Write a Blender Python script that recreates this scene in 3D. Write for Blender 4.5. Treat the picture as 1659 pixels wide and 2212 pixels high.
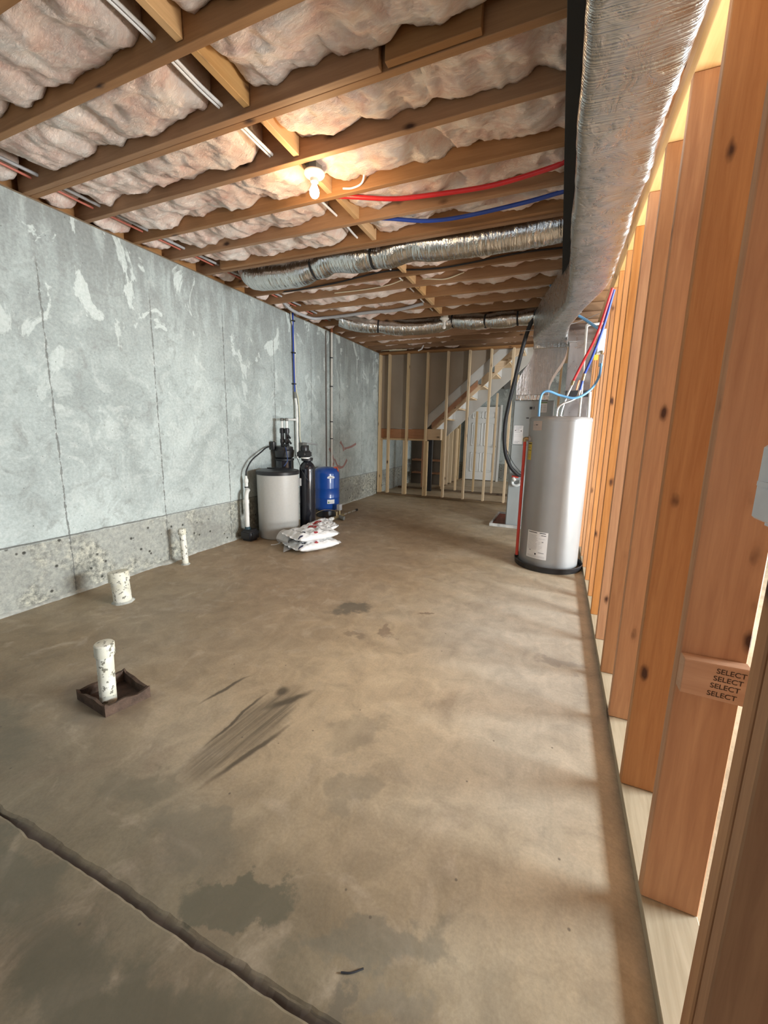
import bpy, bmesh, math, random
from mathutils import Vector, Matrix, noise, Euler
random.seed(7)
PI = math.pi
for o in list(bpy.data.objects): bpy.data.objects.remove(o, do_unlink=True)
S = bpy.context.scene
COL = S.collection

# ------------------------------------------------------------------ camera
cd = bpy.data.cameras.new('camera'); cam = bpy.data.objects.new('camera', cd); COL.objects.link(cam)
cd.sensor_fit = 'VERTICAL'; cd.sensor_height = 24.0; cd.sensor_width = 18.0
cd.lens = 857.52 * 24.0 / 2212.0
cd.shift_x = -11.6 / 2212.0; cd.shift_y = -26.5 / 2212.0
cd.clip_start = 0.02
def cam_axes(p, r, y):
    cy, sy, cp, sp, cr, sr = math.cos(y), math.sin(y), math.cos(p), math.sin(p), math.cos(r), math.sin(r)
    fwd = Vector((sy*cp, cy*cp, -sp)); right = Vector((cy, -sy, 0)); dn = fwd.cross(right)
    return cr*right + sr*dn, -sr*right + cr*dn, fwd
r2, d2, fw = cam_axes(0.17483925, -0.02278101, -0.39520796)
m = Matrix(((r2.x, -d2.x, -fw.x, 0), (r2.y, -d2.y, -fw.y, 0), (r2.z, -d2.z, -fw.z, 1.38), (0, 0, 0, 1)))
cam.matrix_world = m
S.camera = cam

# ------------------------------------------------------------------ world, lights, exposure
w = bpy.data.worlds.new('world'); S.world = w; w.use_nodes = True
w.node_tree.nodes['Background'].inputs[0].default_value = (0.75, 0.87, 1.0, 1)
w.node_tree.nodes['Background'].inputs[1].default_value = 1.0
S.view_settings.view_transform = 'Standard'; S.view_settings.look = 'None'
S.view_settings.exposure = 0.27; S.view_settings.gamma = 1.0
S.view_settings.use_curve_mapping = False
def area(name, loc, rot, sx, sy, power, color):
    l = bpy.data.lights.new(name, 'AREA'); l.shape = 'RECTANGLE'; l.size = sx; l.size_y = sy
    l.energy = power; l.color = color
    o = bpy.data.objects.new(name, l); o.location = loc; o.rotation_euler = rot; COL.objects.link(o); return o
# daylight through the glass doors of the room beyond the stud wall, plus added fill lamps
area('daylight_high_window', (4.17, 2.42, 1.76), (0, PI/2+0.02, 0), 0.62, 1.7, 370, (0.86, 0.95, 1.0))
area('low_ceiling_fill', (4.17, 2.42, 0.42), (0, PI/2+0.6, 0), 0.6, 1.7, 230, (1.0, 0.97, 0.93))  # added fill, tilted up from floor level to brighten the ceiling
area('daylight_patio_door', (4.17, 5.3, 1.1), (0, PI/2+0.1, 0), 1.9, 1.5, 48, (0.80, 0.93, 1.0))
area('rear_fill', (-2.1, -2.45, 1.35), (-PI/2-0.6, 0, PI), 2.4, 1.9, 4, (0.95, 0.97, 1.0))  # added weak fill behind the camera, tilted up toward the ceiling
area('far_end_fill', (4.0, 8.9, 1.6), (0, PI/2, 0), 1.2, 2.0, 110, (0.9, 0.96, 1.0))  # added lamp to brighten the far end of the basement

# ------------------------------------------------------------------ node helpers
def newmat(name):
    mt = bpy.data.materials.new(name); mt.use_nodes = True
    nt = mt.node_tree; b = nt.nodes['Principled BSDF']
    return mt, nt, b
def N(nt, typ, **kw):
    n = nt.nodes.new(typ)
    for k, v in kw.items():
        if k.startswith('i_'):
            key = k[2:]; key = int(key) if key.isdigit() else key.replace('_', ' ')
            n.inputs[key].default_value = v
        else: setattr(n, k, v)
    return n
def L(nt, a, b): nt.links.new(a, b)
def coords(nt, kind='Object', scale=(1,1,1), loc=(0,0,0), rot=(0,0,0), typ='POINT', rnd=False, src=None):
    if src is None:
        tc = N(nt, 'ShaderNodeTexCoord'); src = tc.outputs[kind]
    if rnd:
        oi = N(nt, 'ShaderNodeObjectInfo'); mu = N(nt, 'ShaderNodeVectorMath', operation='SCALE'); mu.inputs[0].default_value = (37.1, 61.7, 23.3)
        L(nt, oi.outputs['Random'], mu.inputs['Scale']); ad = N(nt, 'ShaderNodeVectorMath', operation='ADD')
        L(nt, src, ad.inputs[0]); L(nt, mu.outputs[0], ad.inputs[1]); src = ad.outputs[0]
    mp = N(nt, 'ShaderNodeMapping', vector_type=typ); mp.inputs['Location'].default_value = loc; mp.inputs['Rotation'].default_value = rot; mp.inputs['Scale'].default_value = scale
    L(nt, src, mp.inputs[0]); return mp.outputs[0]
def noise_n(nt, vec, scale=5, detail=4, rough=0.55, dist=0.0, out='Fac'):
    n = N(nt, 'ShaderNodeTexNoise'); n.inputs['Scale'].default_value = scale; n.inputs['Detail'].default_value = detail
    n.inputs['Roughness'].default_value = rough; n.inputs['Distortion'].default_value = dist
    L(nt, vec, n.inputs['Vector']); return n.outputs[out]
def ramp(nt, fac, stops):
    r = N(nt, 'ShaderNodeValToRGB'); e = r.color_ramp.elements
    while len(e) < len(stops): e.new(0.5)
    for i, (p, c) in enumerate(stops):
        e[i].position = p; e[i].color = (c[0], c[1], c[2], 1) if not isinstance(c, (int, float)) else (c, c, c, 1)
    L(nt, fac, r.inputs[0]); return r.outputs[0]
def mix(nt, fac, a, b, mode='MIX'):
    n = N(nt, 'ShaderNodeMix', data_type='RGBA', blend_type=mode)
    for s, v in ((n.inputs[0], fac), (n.inputs[6], a), (n.inputs[7], b)):
        if hasattr(v, 'is_linked') or hasattr(v, 'links'): L(nt, v, s)
        elif isinstance(v, (int, float)): s.default_value = v
        else: s.default_value = (v[0], v[1], v[2], 1)
    return n.outputs[2]
def math_n(nt, op, a, b=None, clamp=False):
    n = N(nt, 'ShaderNodeMath', operation=op, use_clamp=clamp)
    for i, v in enumerate((a, b)):
        if v is None: continue
        if isinstance(v, (int, float)): n.inputs[i].default_value = v
        else: L(nt, v, n.inputs[i])
    return n.outputs[0]
def bump(nt, b, h, strength=0.3, dist=0.01):
    n = N(nt, 'ShaderNodeBump'); n.inputs['Strength'].default_value = strength; n.inputs['Distance'].default_value = dist
    L(nt, h, n.inputs['Height']); L(nt, n.outputs[0], b.inputs['Normal']); return n
def simple(name, col, rough=0.5, metal=0.0, var=0.08, vscale=12, bumps=0.0, coat=0.0, spec=0.5):
    mt, nt, b = newmat(name)
    v = coords(nt, rnd=True); f = noise_n(nt, v, vscale, 4)
    lo = [max(0, c*(1-var)) for c in col]; hi = [min(1, c*(1+var)) for c in col]
    L(nt, ramp(nt, f, [(0.3, lo), (0.7, hi)]), b.inputs['Base Color'])
    b.inputs['Roughness'].default_value = rough; b.inputs['Metallic'].default_value = metal
    b.inputs['Coat Weight'].default_value = coat; b.inputs['Specular IOR Level'].default_value = spec
    if bumps: bump(nt, b, noise_n(nt, v, vscale*6, 3), bumps, 0.004)
    return mt
def ellipse(nt, vec, cx, cy, rx, ry, ang, hard=0.5):
    v = coords(nt, src=vec, loc=(cx, cy, 0), scale=(rx, ry, 1e6), rot=(0, 0, ang), typ='TEXTURE')
    ln = N(nt, 'ShaderNodeVectorMath', operation='LENGTH'); L(nt, v, ln.inputs[0])
    mr = N(nt, 'ShaderNodeMapRange', interpolation_type='SMOOTHSTEP'); L(nt, ln.outputs['Value'], mr.inputs[0])
    mr.inputs[1].default_value = 1.0; mr.inputs[2].default_value = hard; mr.inputs[3].default_value = 0; mr.inputs[4].default_value = 1
    return mr.outputs[0]

# ------------------------------------------------------------------ materials
def wood(name, axis, c1, c2, knots=True, rough=0.62, kscale=6.0):
    mt, nt, b = newmat(name)
    st = {'X': (0.06, 1, 1), 'Y': (1, 0.06, 1), 'Z': (1, 1, 0.06)}[axis]
    v = coords(nt, rnd=True, scale=st)
    g = noise_n(nt, v, 70, 5, 0.6, 0.6); g2 = noise_n(nt, v, 14, 3, 0.5, 1.5)
    f = math_n(nt, 'ADD', math_n(nt, 'MULTIPLY', g, 0.5), math_n(nt, 'MULTIPLY', g2, 0.5))
    col = ramp(nt, f, [(0.32, c1), (0.68, c2)])
    oi = N(nt, 'ShaderNodeObjectInfo')
    hv = N(nt, 'ShaderNodeHueSaturation'); L(nt, col, hv.inputs['Color'])
    mr = N(nt, 'ShaderNodeMapRange'); L(nt, oi.outputs['Random'], mr.inputs[0]); mr.inputs[3].default_value = 0.84; mr.inputs[4].default_value = 1.14
    L(nt, mr.outputs[0], hv.inputs['Value']); mr2 = N(nt, 'ShaderNodeMapRange'); L(nt, math_n(nt, 'FRACT', math_n(nt, 'MULTIPLY', oi.outputs['Random'], 7.3)), mr2.inputs[0])
    mr2.inputs[3].default_value = 0.86; mr2.inputs[4].default_value = 1.08; L(nt, mr2.outputs[0], hv.inputs['Saturation'])
    col = hv.outputs[0]
    if knots:
        ks = {'X': (0.45, 1, 1), 'Y': (1, 0.45, 1), 'Z': (1, 1, 0.45)}[axis]
        kv = coords(nt, rnd=True, scale=ks)
        wob = N(nt, 'ShaderNodeVectorMath', operation='ADD'); nn = N(nt, 'ShaderNodeTexNoise'); nn.inputs['Scale'].default_value = 40; L(nt, kv, nn.inputs['Vector'])
        sc = N(nt, 'ShaderNodeVectorMath', operation='SCALE'); sc.inputs['Scale'].default_value = 0.012; L(nt, nn.outputs['Color'], sc.inputs[0])
        L(nt, kv, wob.inputs[0]); L(nt, sc.outputs[0], wob.inputs[1])
        vo = N(nt, 'ShaderNodeTexVoronoi'); vo.inputs['Scale'].default_value = kscale; L(nt, wob.outputs[0], vo.inputs['Vector'])
        k = ramp(nt, vo.outputs['Distance'], [(0.055, 1.0), (0.09, 0.55), (0.14, 0.0)])
        k2 = ramp(nt, vo.outputs['Distance'], [(0.03, 0.32), (0.2, 0.0)])
        col = mix(nt, k2, col, (c1[0]*0.6, c1[1]*0.5, c1[2]*0.45))
        col = mix(nt, k, col, (c1[0]*0.16, c1[1]*0.11, c1[2]*0.09))
    L(nt, col, b.inputs['Base Color']); b.inputs['Roughness'].default_value = rough
    bump(nt, b, g, 0.12, 0.002)
    return mt
W_STUD = wood('fir_stud', 'Z', (0.40, 0.165, 0.054), (0.58, 0.285, 0.108), kscale=8.0)
W_FAR = wood('pine_stud', 'Z', (0.60, 0.42, 0.23), (0.76, 0.58, 0.35), kscale=6)
W_JOIST = wood('joist_lumber', 'X', (0.26, 0.128, 0.052), (0.38, 0.205, 0.09))
W_JOIST_Y = wood('rim_lumber', 'Y', (0.26, 0.128, 0.052), (0.38, 0.205, 0.09))
W_BLOCK = wood('block_lumber', 'Y', (0.54, 0.32, 0.135), (0.68, 0.43, 0.20))
W_PLATE = wood('treated_plate', 'Y', (0.37, 0.31, 0.205), (0.56, 0.49, 0.36), kscale=4)
W_PLATEX = wood('dark_plate', 'X', (0.13, 0.085, 0.045), (0.20, 0.135, 0.075))
W_LVL = wood('laminated_beam', 'X', (0.30, 0.13, 0.055), (0.42, 0.20, 0.09), knots=False)
W_STAIR = wood('stair_lumber', 'X', (0.62, 0.43, 0.24), (0.76, 0.57, 0.35))
W_SUB = wood('subfloor_panel', 'X', (0.35, 0.21, 0.11), (0.5, 0.32, 0.18), knots=False)

def make_floor_mat():
    mt, nt, b = newmat('concrete_slab')
    tc = N(nt, 'ShaderNodeTexCoord'); P = tc.outputs['Object']
    nd = N(nt, 'ShaderNodeTexNoise'); nd.inputs['Scale'].default_value = 2.2; nd.inputs['Detail'].default_value = 5; L(nt, P, nd.inputs['Vector'])
    sb = N(nt, 'ShaderNodeVectorMath', operation='SUBTRACT'); L(nt, nd.outputs['Color'], sb.inputs[0]); sb.inputs[1].default_value = (0.5, 0.5, 0.5)
    sc = N(nt, 'ShaderNodeVectorMath', operation='SCALE'); L(nt, sb.outputs[0], sc.inputs[0]); sc.inputs['Scale'].default_value = 0.45
    ad = N(nt, 'ShaderNodeVectorMath', operation='ADD'); L(nt, P, ad.inputs[0]); L(nt, sc.outputs[0], ad.inputs[1]); D = ad.outputs[0]
    sc2 = N(nt, 'ShaderNodeVectorMath', operation='SCALE'); L(nt, sb.outputs[0], sc2.inputs[0]); sc2.inputs['Scale'].default_value = 0.15
    ad2 = N(nt, 'ShaderNodeVectorMath', operation='ADD'); L(nt, P, ad2.inputs[0]); L(nt, sc2.outputs[0], ad2.inputs[1]); D2 = ad2.outputs[0]
    nd3 = N(nt, 'ShaderNodeTexNoise'); nd3.inputs['Scale'].default_value = 5.5; nd3.inputs['Detail'].default_value = 7; nd3.inputs['Roughness'].default_value = 0.62; L(nt, P, nd3.inputs['Vector'])
    sb3 = N(nt, 'ShaderNodeVectorMath', operation='SUBTRACT'); L(nt, nd3.outputs['Color'], sb3.inputs[0]); sb3.inputs[1].default_value = (0.5, 0.5, 0.5)
    sc3 = N(nt, 'ShaderNodeVectorMath', operation='SCALE'); L(nt, sb3.outputs[0], sc3.inputs[0]); sc3.inputs['Scale'].default_value = 0.42
    ad3 = N(nt, 'ShaderNodeVectorMath', operation='ADD'); L(nt, P, ad3.inputs[0]); L(nt, sc3.outputs[0], ad3.inputs[1]); D3 = ad3.outputs[0]
    big = noise_n(nt, D, 0.9, 5, 0.55, 0.4)
    col = ramp(nt, big, [(0.34, (0.34, 0.265, 0.17)), (0.5, (0.45, 0.36, 0.24)), (0.64, (0.52, 0.445, 0.325))])
    # dusty brown toward the back and the left wall, paler trowelled area by the stud wall
    br = ellipse(nt, D, -2.6, 4.2, 2.3, 3.6, 0.25, 0.35)
    col = mix(nt, math_n(nt, 'MULTIPLY', br, 0.75), col, (0.32, 0.22, 0.135))
    pale = ellipse(nt, D, -0.05, 2.6, 1.1, 2.0, 0.0, 0.2)
    col = mix(nt, math_n(nt, 'MULTIPLY', pale, 0.65), col, (0.42, 0.40, 0.355))
    tan = ellipse(nt, D, -0.85, 1.75, 0.95, 0.8, 0.3, 0.2)
    col = mix(nt, math_n(nt, 'MULTIPLY', tan, 0.6), col, (0.60, 0.475, 0.315))
    near_dim = ellipse(nt, D, -1.8, -0.45, 3.4, 1.75, 0.0, 0.62)
    col = mix(nt, math_n(nt, 'MULTIPLY', near_dim, 0.78), col, (0.165, 0.145, 0.097))  # near floor darkened in the colour, standing in for dimmer light there
    lf = ellipse(nt, D, -2.9, 1.5, 1.5, 1.6, 0.0, 0.3)
    col = mix(nt, math_n(nt, 'MULTIPLY', lf, 0.65), col, (0.255, 0.20, 0.125))
    swirl = noise_n(nt, D2, 3.2, 5, 0.6, 2.0)
    col = mix(nt, ramp(nt, swirl, [(0.55, 0.0), (0.72, 0.42)]), col, (0.56, 0.47, 0.36))
    col = mix(nt, ramp(nt, noise_n(nt, D2, 1.7, 5, 0.6, 1.0), [(0.56, 0.0), (0.7, 0.45)]), col, (0.29, 0.225, 0.16))
    # trowel streaks along the depth of the room
    sv = coords(nt, src=P, scale=(9, 0.5, 1), rot=(0, 0, 0.03)); stv = noise_n(nt, sv, 5, 3, 0.6)
    col = mix(nt, ramp(nt, stv, [(0.4, 0.10), (0.6, 0.0)]), col, (0.33, 0.29, 0.23))
    mot = noise_n(nt, D2, 7, 6, 0.68, 0.6)
    col = mix(nt, 0.42, col, ramp(nt, mot, [(0.32, 0.30), (0.68, 0.70)]), 'OVERLAY')
    fine = noise_n(nt, P, 90, 6, 0.7)
    col = mix(nt, 0.25, col, ramp(nt, fine, [(0.3, 0.28), (0.7, 0.72)]), 'OVERLAY')
    def stain(cx, cy, rx, ry, a, amt, c, hard=0.5, src=D3):
        nonlocal col
        e = ellipse(nt, src, cx, cy, rx, ry, a, hard)
        col = mix(nt, math_n(nt, 'MULTIPLY', e, min(0.95, amt*1.25)), col, [q*0.82 for q in c])
    stain(-1.36, 2.58, 0.24, 0.115, 0.6, 0.72, (0.20, 0.17, 0.125))
    stain(-0.98, 2.36, 0.05, 0.16, 0.5, 0.45, (0.21, 0.15, 0.11))
    stain(-1.15, 2.21, 0.09, 0.05, 0.2, 0.4, (0.22, 0.17, 0.12))
    stain(-0.82, 2.72, 0.07, 0.035, 0.2, 0.55, (0.22, 0.16, 0.11))
    stain(0.12, 2.45, 0.17, 0.085, 0.0, 0.55, (0.30, 0.27, 0.23))
    stain(-0.76, 0.73, 0.18, 0.075, 0.25, 0.62, (0.165, 0.16, 0.115), 0.7)
    stain(-1.02, 0.80, 0.22, 0.10, 0.1, 0.4, (0.24, 0.22, 0.165))
    stain(-1.35, 0.86, 0.18, 0.09, 0.0, 0.4, (0.23, 0.21, 0.15))
    stain(-0.9, 0.43, 0.5, 0.13, 0.1, 0.55, (0.17, 0.165, 0.12))
    stain(-1.5, 0.48, 0.35, 0.12, 0.0, 0.5, (0.17, 0.165, 0.12))
    stain(-0.35, 0.80, 0.30, 0.06, 0.5, 0.4, (0.22, 0.215, 0.17))
    stain(-0.62, 1.15, 0.16, 0.09, 0.8, 0.35, (0.27, 0.24, 0.18))
    stain(-0.75, 1.45, 0.22, 0.08, 0.9, 0.3, (0.30, 0.26, 0.19))
    stain(-2.3, 0.75, 0.5, 0.16, 0.0, 0.4, (0.19, 0.18, 0.13))
    stain(-0.35, 0.66, 0.07, 0.035, 0.6, 0.5, (0.2, 0.18, 0.14))
    stain(-0.22, 0.73, 0.10, 0.05, 0.3, 0.3, (0.27, 0.25, 0.2))
    stain(-2.0, 1.12, 0.34, 0.2, 0.1, 0.45, (0.27, 0.22, 0.165))
    # long mop-like scrape beside the capped pipe
    an = math.atan2(0.60, 0.06)
    ev = coords(nt, src=P, loc=(-1.17, 1.27, 0), rot=(0, 0, an), scale=(1, 1, 1), typ='TEXTURE')
    sn = noise_n(nt, coords(nt, src=ev, scale=(1.6, 38, 1)), 1.0, 4, 0.65)
    em = ellipse(nt, D2, -1.20, 1.27, 0.40, 0.125, an, 0.55)
    col = mix(nt, math_n(nt, 'MULTIPLY', em, ramp(nt, sn, [(0.36, 0.32), (0.62, 0.85)])), col, (0.135, 0.11, 0.075))
    for (cx, cy, rx, ry, a) in ((-1.10, 1.17, 0.27, 0.02, an-0.1), (-1.16, 1.50, 0.17, 0.028, an-0.45), (-1.30, 1.30, 0.24, 0.012, an+0.1), (-1.52, 1.42, 0.20, 0.014, an-0.15), (-1.24, 1.54, 0.05, 0.05, 0)):
        e = ellipse(nt, D2, cx, cy, rx, ry, a, 0.3); col = mix(nt, math_n(nt, 'MULTIPLY', e, 0.88), col, (0.095, 0.076, 0.052))
    sp = N(nt, 'ShaderNodeTexVoronoi'); sp.inputs['Scale'].default_value = 9; L(nt, P, sp.inputs['Vector'])
    col = mix(nt, ramp(nt, sp.outputs['Distance'], [(0.03, 0.7), (0.05, 0.0)]), col, (0.12, 0.10, 0.08))
    # groove bottom dirt
    sx = N(nt, 'ShaderNodeSeparateXYZ'); L(nt, P, sx.inputs[0])
    gz = N(nt, 'ShaderNodeMapRange'); L(nt, sx.outputs['Z'], gz.inputs[0]); gz.inputs[1].default_value = -0.002; gz.inputs[2].default_value = -0.010
    col = mix(nt, gz.outputs[0], col, (0.125, 0.10, 0.085))
    L(nt, col, b.inputs['Base Color'])
    L(nt, ramp(nt, big, [(0.3, 0.62), (0.7, 0.45)]), b.inputs['Roughness']); b.inputs['Specular IOR Level'].default_value = 0.35
    h = math_n(nt, 'ADD', math_n(nt, 'MULTIPLY', fine, 0.3), math_n(nt, 'MULTIPLY', swirl, 0.8))
    bump(nt, b, h, 0.10, 0.005)
    return mt
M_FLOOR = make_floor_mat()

def make_wall_mat():
    mt, nt, b = newmat('poured_concrete')
    tc = N(nt, 'ShaderNodeTexCoord'); P = tc.outputs['Object']
    sx = N(nt, 'ShaderNodeSeparateXYZ'); L(nt, P, sx.inputs[0]); Y, Z = sx.outputs['Y'], sx.outputs['Z']
    big = noise_n(nt, P, 1.1, 6, 0.6, 0.6)
    col = ramp(nt, big, [(0.30, (0.305, 0.34, 0.328)), (0.5, (0.415, 0.465, 0.45)), (0.66, (0.515, 0.575, 0.555))])
    mid = noise_n(nt, P, 5, 6, 0.65, 1.0)
    col = mix(nt, ramp(nt, mid, [(0.52, 0.0), (0.60, 0.5), (0.75, 0.6)]), col, (0.52, 0.565, 0.54))
    col = mix(nt, ramp(nt, mid, [(0.33, 0.6), (0.46, 0.0)]), col, (0.27, 0.285, 0.27))
    # darker damp drips near the top
    dv = coords(nt, src=P, scale=(1, 3.2, 0.7)); dn = noise_n(nt, dv, 2.2, 5, 0.6, 0.3)
    top = N(nt, 'ShaderNodeMapRange'); L(nt, Z, top.inputs[0]); top.inputs[1].default_value = 1.75; top.inputs[2].default_value = 2.75
    col = mix(nt, math_n(nt, 'MULTIPLY', top.outputs[0], ramp(nt, dn, [(0.38, 0.25), (0.54, 0.9)])), col, (0.235, 0.25, 0.24))
    # white efflorescence splashes
    ef = noise_n(nt, coords(nt, src=P, loc=(3, 1, 0), scale=(1, 1.0, 0.6)), 3.4, 6, 0.62, 0.8)
    band = N(nt, 'ShaderNodeMapRange'); L(nt, Z, band.inputs[0]); band.inputs[1].default_value = 1.2; band.inputs[2].default_value = 2.3; band.inputs[3].default_value = 0.25; band.inputs[4].default_value = 1
    col = mix(nt, math_n(nt, 'MULTIPLY', band.outputs[0], ramp(nt, ef, [(0.575, 0.0), (0.60, 0.75)])), col, (0.60, 0.655, 0.625))
    # lower pour: yellow-grey pitted honeycomb
    low = N(nt, 'ShaderNodeMapRange'); L(nt, Z, low.inputs[0]); low.inputs[1].default_value = 0.49; low.inputs[2].default_value = 0.47
    pit = noise_n(nt, P, 26, 6, 0.75)
    patch = noise_n(nt, coords(nt, src=P, loc=(7, 2, 5)), 2.0, 5, 0.6)
    lc = ramp(nt, pit, [(0.40, (0.17, 0.175, 0.15)), (0.50, (0.36, 0.36, 0.31)), (0.62, (0.58, 0.57, 0.47))])
    lc = mix(nt, ramp(nt, patch, [(0.42, 0.0), (0.52, 0.75)]), lc, (0.36, 0.375, 0.345))
    col = mix(nt, low.outputs[0], col, lc)
    wet = ramp(nt, noise_n(nt, coords(nt, src=P, loc=(1, 0.3, 8)), 1.3, 4, 0.5), [(0.5, 0.0), (0.62, 0.5)])
    col = mix(nt, math_n(nt, 'MULTIPLY', low.outputs[0], wet), col, (0.17, 0.165, 0.145))
    voids = N(nt, 'ShaderNodeTexVoronoi'); voids.inputs['Scale'].default_value = 11; L(nt, P, voids.inputs['Vector'])
    vm = math_n(nt, 'MULTIPLY', ramp(nt, voids.outputs['Distance'], [(0.10, 1.0), (0.16, 0.0)]), low.outputs[0])
    col = mix(nt, vm, col, (0.07, 0.07, 0.06))
    ln = math_n(nt, 'LESS_THAN', math_n(nt, 'ABSOLUTE', math_n(nt, 'SUBTRACT', math_n(nt, 'ADD', Z, math_n(nt, 'MULTIPLY', math_n(nt, 'SUBTRACT', mid, 0.5), 0.02)), 0.486)), 0.006)
    col = mix(nt, math_n(nt, 'MULTIPLY', ln, 0.75), col, (0.13, 0.13, 0.115))
    # bug holes
    bh = N(nt, 'ShaderNodeTexVoronoi'); bh.inputs['Scale'].default_value = 14; L(nt, P, bh.inputs['Vector'])
    bm_ = ramp(nt, bh.outputs['Distance'], [(0.03, 1.0), (0.06, 0.0)])
    col = mix(nt, bm_, col, (0.12, 0.125, 0.115))
    # form-panel seams
    wob = noise_n(nt, P, 9, 4, 0.6)
    yy = math_n(nt, 'ADD', Y, math_n(nt, 'MULTIPLY', math_n(nt, 'SUBTRACT', wob, 0.5), 0.022))
    md = math_n(nt, 'ABSOLUTE', math_n(nt, 'SUBTRACT', math_n(nt, 'FLOORED_MODULO', math_n(nt, 'SUBTRACT', yy, 1.855-0.4325), 0.865), 0.4325))
    wid = noise_n(nt, P, 28, 3, 0.6)
    seam = math_n(nt, 'LESS_THAN', md, math_n(nt, 'MULTIPLY', ramp(nt, wid, [(0.33, 0.0), (0.6, 1.0)]), 0.0085))
    fringe = math_n(nt, 'LESS_THAN', md, math_n(nt, 'MULTIPLY', ramp(nt, noise_n(nt, P, 22, 3, 0.6), [(0.52, 0.0), (0.75, 1.0)]), 0.022))
    up = N(nt, 'ShaderNodeMapRange'); L(nt, Z, up.inputs[0]); up.inputs[1].default_value = 2.62; up.inputs[2].default_value = 2.45
    col = mix(nt, math_n(nt, 'MULTIPLY', math_n(nt, 'MULTIPLY', fringe, up.outputs[0]), 0.55), col, (0.56, 0.60, 0.57))
    col = mix(nt, math_n(nt, 'MULTIPLY', math_n(nt, 'MULTIPLY', seam, up.outputs[0]), 0.8), col, (0.15, 0.155, 0.145))
    fine = noise_n(nt, P, 45, 6, 0.7)
    col = mix(nt, 0.45, col, ramp(nt, fine, [(0.3, 0.3), (0.7, 0.7)]), 'OVERLAY')
    L(nt, col, b.inputs['Base Color']); b.inputs['Roughness'].default_value = 0.72; b.inputs['Specular IOR Level'].default_value = 0.25
    h = math_n(nt, 'SUBTRACT', math_n(nt, 'ADD', math_n(nt, 'MULTIPLY', fine, 0.4), math_n(nt, 'MULTIPLY', math_n(nt, 'MULTIPLY', pit, low.outputs[0]), 1.6)), math_n(nt, 'ADD', seam, math_n(nt, 'MULTIPLY', vm, 2.0)))
    bump(nt, b, h, 0.35, 0.006)
    return mt
M_WALL = make_wall_mat()

def make_insul():
    mt, nt, b = newmat('pink_fibreglass')
    v = coords(nt, rnd=True); st = coords(nt, rnd=True, scale=(0.6, 1.6, 1))
    a = noise_n(nt, v, 7, 5, 0.6, 0.5); f = noise_n(nt, st, 45, 6, 0.7, 1.2)
    col = ramp(nt, a, [(0.30, (0.76, 0.50, 0.42)), (0.48, (0.89, 0.71, 0.62)), (0.66, (0.95, 0.86, 0.79))])
    col = mix(nt, 0.5, col, ramp(nt, f, [(0.3, 0.36), (0.7, 0.66)]), 'OVERLAY')
    L(nt, col, b.inputs['Base Color']); b.inputs['Roughness'].default_value = 0.95; b.inputs['Specular IOR Level'].default_value = 0.1
    b.inputs['Sheen Weight'].default_value = 0.15
    bump(nt, b, math_n(nt, 'ADD', f, math_n(nt, 'MULTIPLY', a, 1.2)), 0.8, 0.02)
    return mt
M_INS = make_insul()

def make_foil(name, sc=(1, 1, 1), wr=24, strength=0.5, rough=0.28, col=(0.62, 0.62, 0.60), ridge=None, ridge_amt=0.5):
    mt, nt, b = newmat(name)
    v = coords(nt, rnd=True, scale=sc); f = noise_n(nt, v, wr, 5, 0.65, 1.5); g = noise_n(nt, v, wr*0.25, 4, 0.6, 1.0)
    h = math_n(nt, 'ADD', f, math_n(nt, 'MULTIPLY', g, 1.2))
    if ridge:
        rv = coords(nt, rnd=True, scale=ridge); rn = noise_n(nt, rv, 10, 2, 0.5, 0.2)
        h = math_n(nt, 'ADD', h, math_n(nt, 'MULTIPLY', rn, ridge_amt))
    L(nt, ramp(nt, g, [(0.3, [c*0.82 for c in col]), (0.7, col)]), b.inputs['Base Color'])
    b.inputs['Metallic'].default_value = 1.0
    L(nt, ramp(nt, f, [(0.3, rough*0.8), (0.7, rough*1.5)]), b.inputs['Roughness'])
    bump(nt, b, h, strength, 0.012); return mt
M_FOIL = make_foil('foil_duct_wrap', wr=12, strength=0.5, rough=0.26, col=(0.67, 0.69, 0.69), ridge=(0.12, 13, 0.12), ridge_amt=1.0)
M_FLEX = make_foil('flex_duct_foil', sc=(1, 0.6, 0.6), wr=7, strength=0.75, rough=0.2, col=(0.72, 0.72, 0.70), ridge=(4, 0.5, 0.5), ridge_amt=1.3)
M_BUBBLE = make_foil('bubble_foil', sc=(1, 1, 0.5), wr=60, strength=0.6, rough=0.3, col=(0.74, 0.70, 0.69), ridge=(7, 1, 0.03), ridge_amt=2.0)
M_SHEET = make_foil('galvanised_sheet', wr=4, strength=0.06, rough=0.28, col=(0.60, 0.61, 0.62))

M_PVC = simple('white_pvc', (0.78, 0.78, 0.74), 0.35)
def make_spattered():
    mt, nt, b = newmat('spattered_pvc'); v = coords(nt, rnd=True)
    s = noise_n(nt, v, 42, 4, 0.6); g = noise_n(nt, v, 9, 3)
    col = ramp(nt, g, [(0.3, (0.66, 0.64, 0.50)), (0.6, (0.80, 0.79, 0.70))])
    col = mix(nt, ramp(nt, s, [(0.575, 0.0), (0.61, 0.9)]), col, (0.16, 0.15, 0.115))
    L(nt, col, b.inputs['Base Color']); b.inputs['Roughness'].default_value = 0.5
    bump(nt, b, s, 0.25, 0.003); return mt
M_SPAT = make_spattered()
M_RUST = simple('rusty_box_form', (0.10, 0.062, 0.042), 0.75, 0.2, 0.5, 18, 0.5)
M_GREYTANK = simple('brine_tank_plastic', (0.47, 0.46, 0.43), 0.42, 0, 0.03, 40, 0.05)
M_BLACK = simple('black_plastic', (0.018, 0.018, 0.02), 0.38, 0, 0.2)
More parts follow.
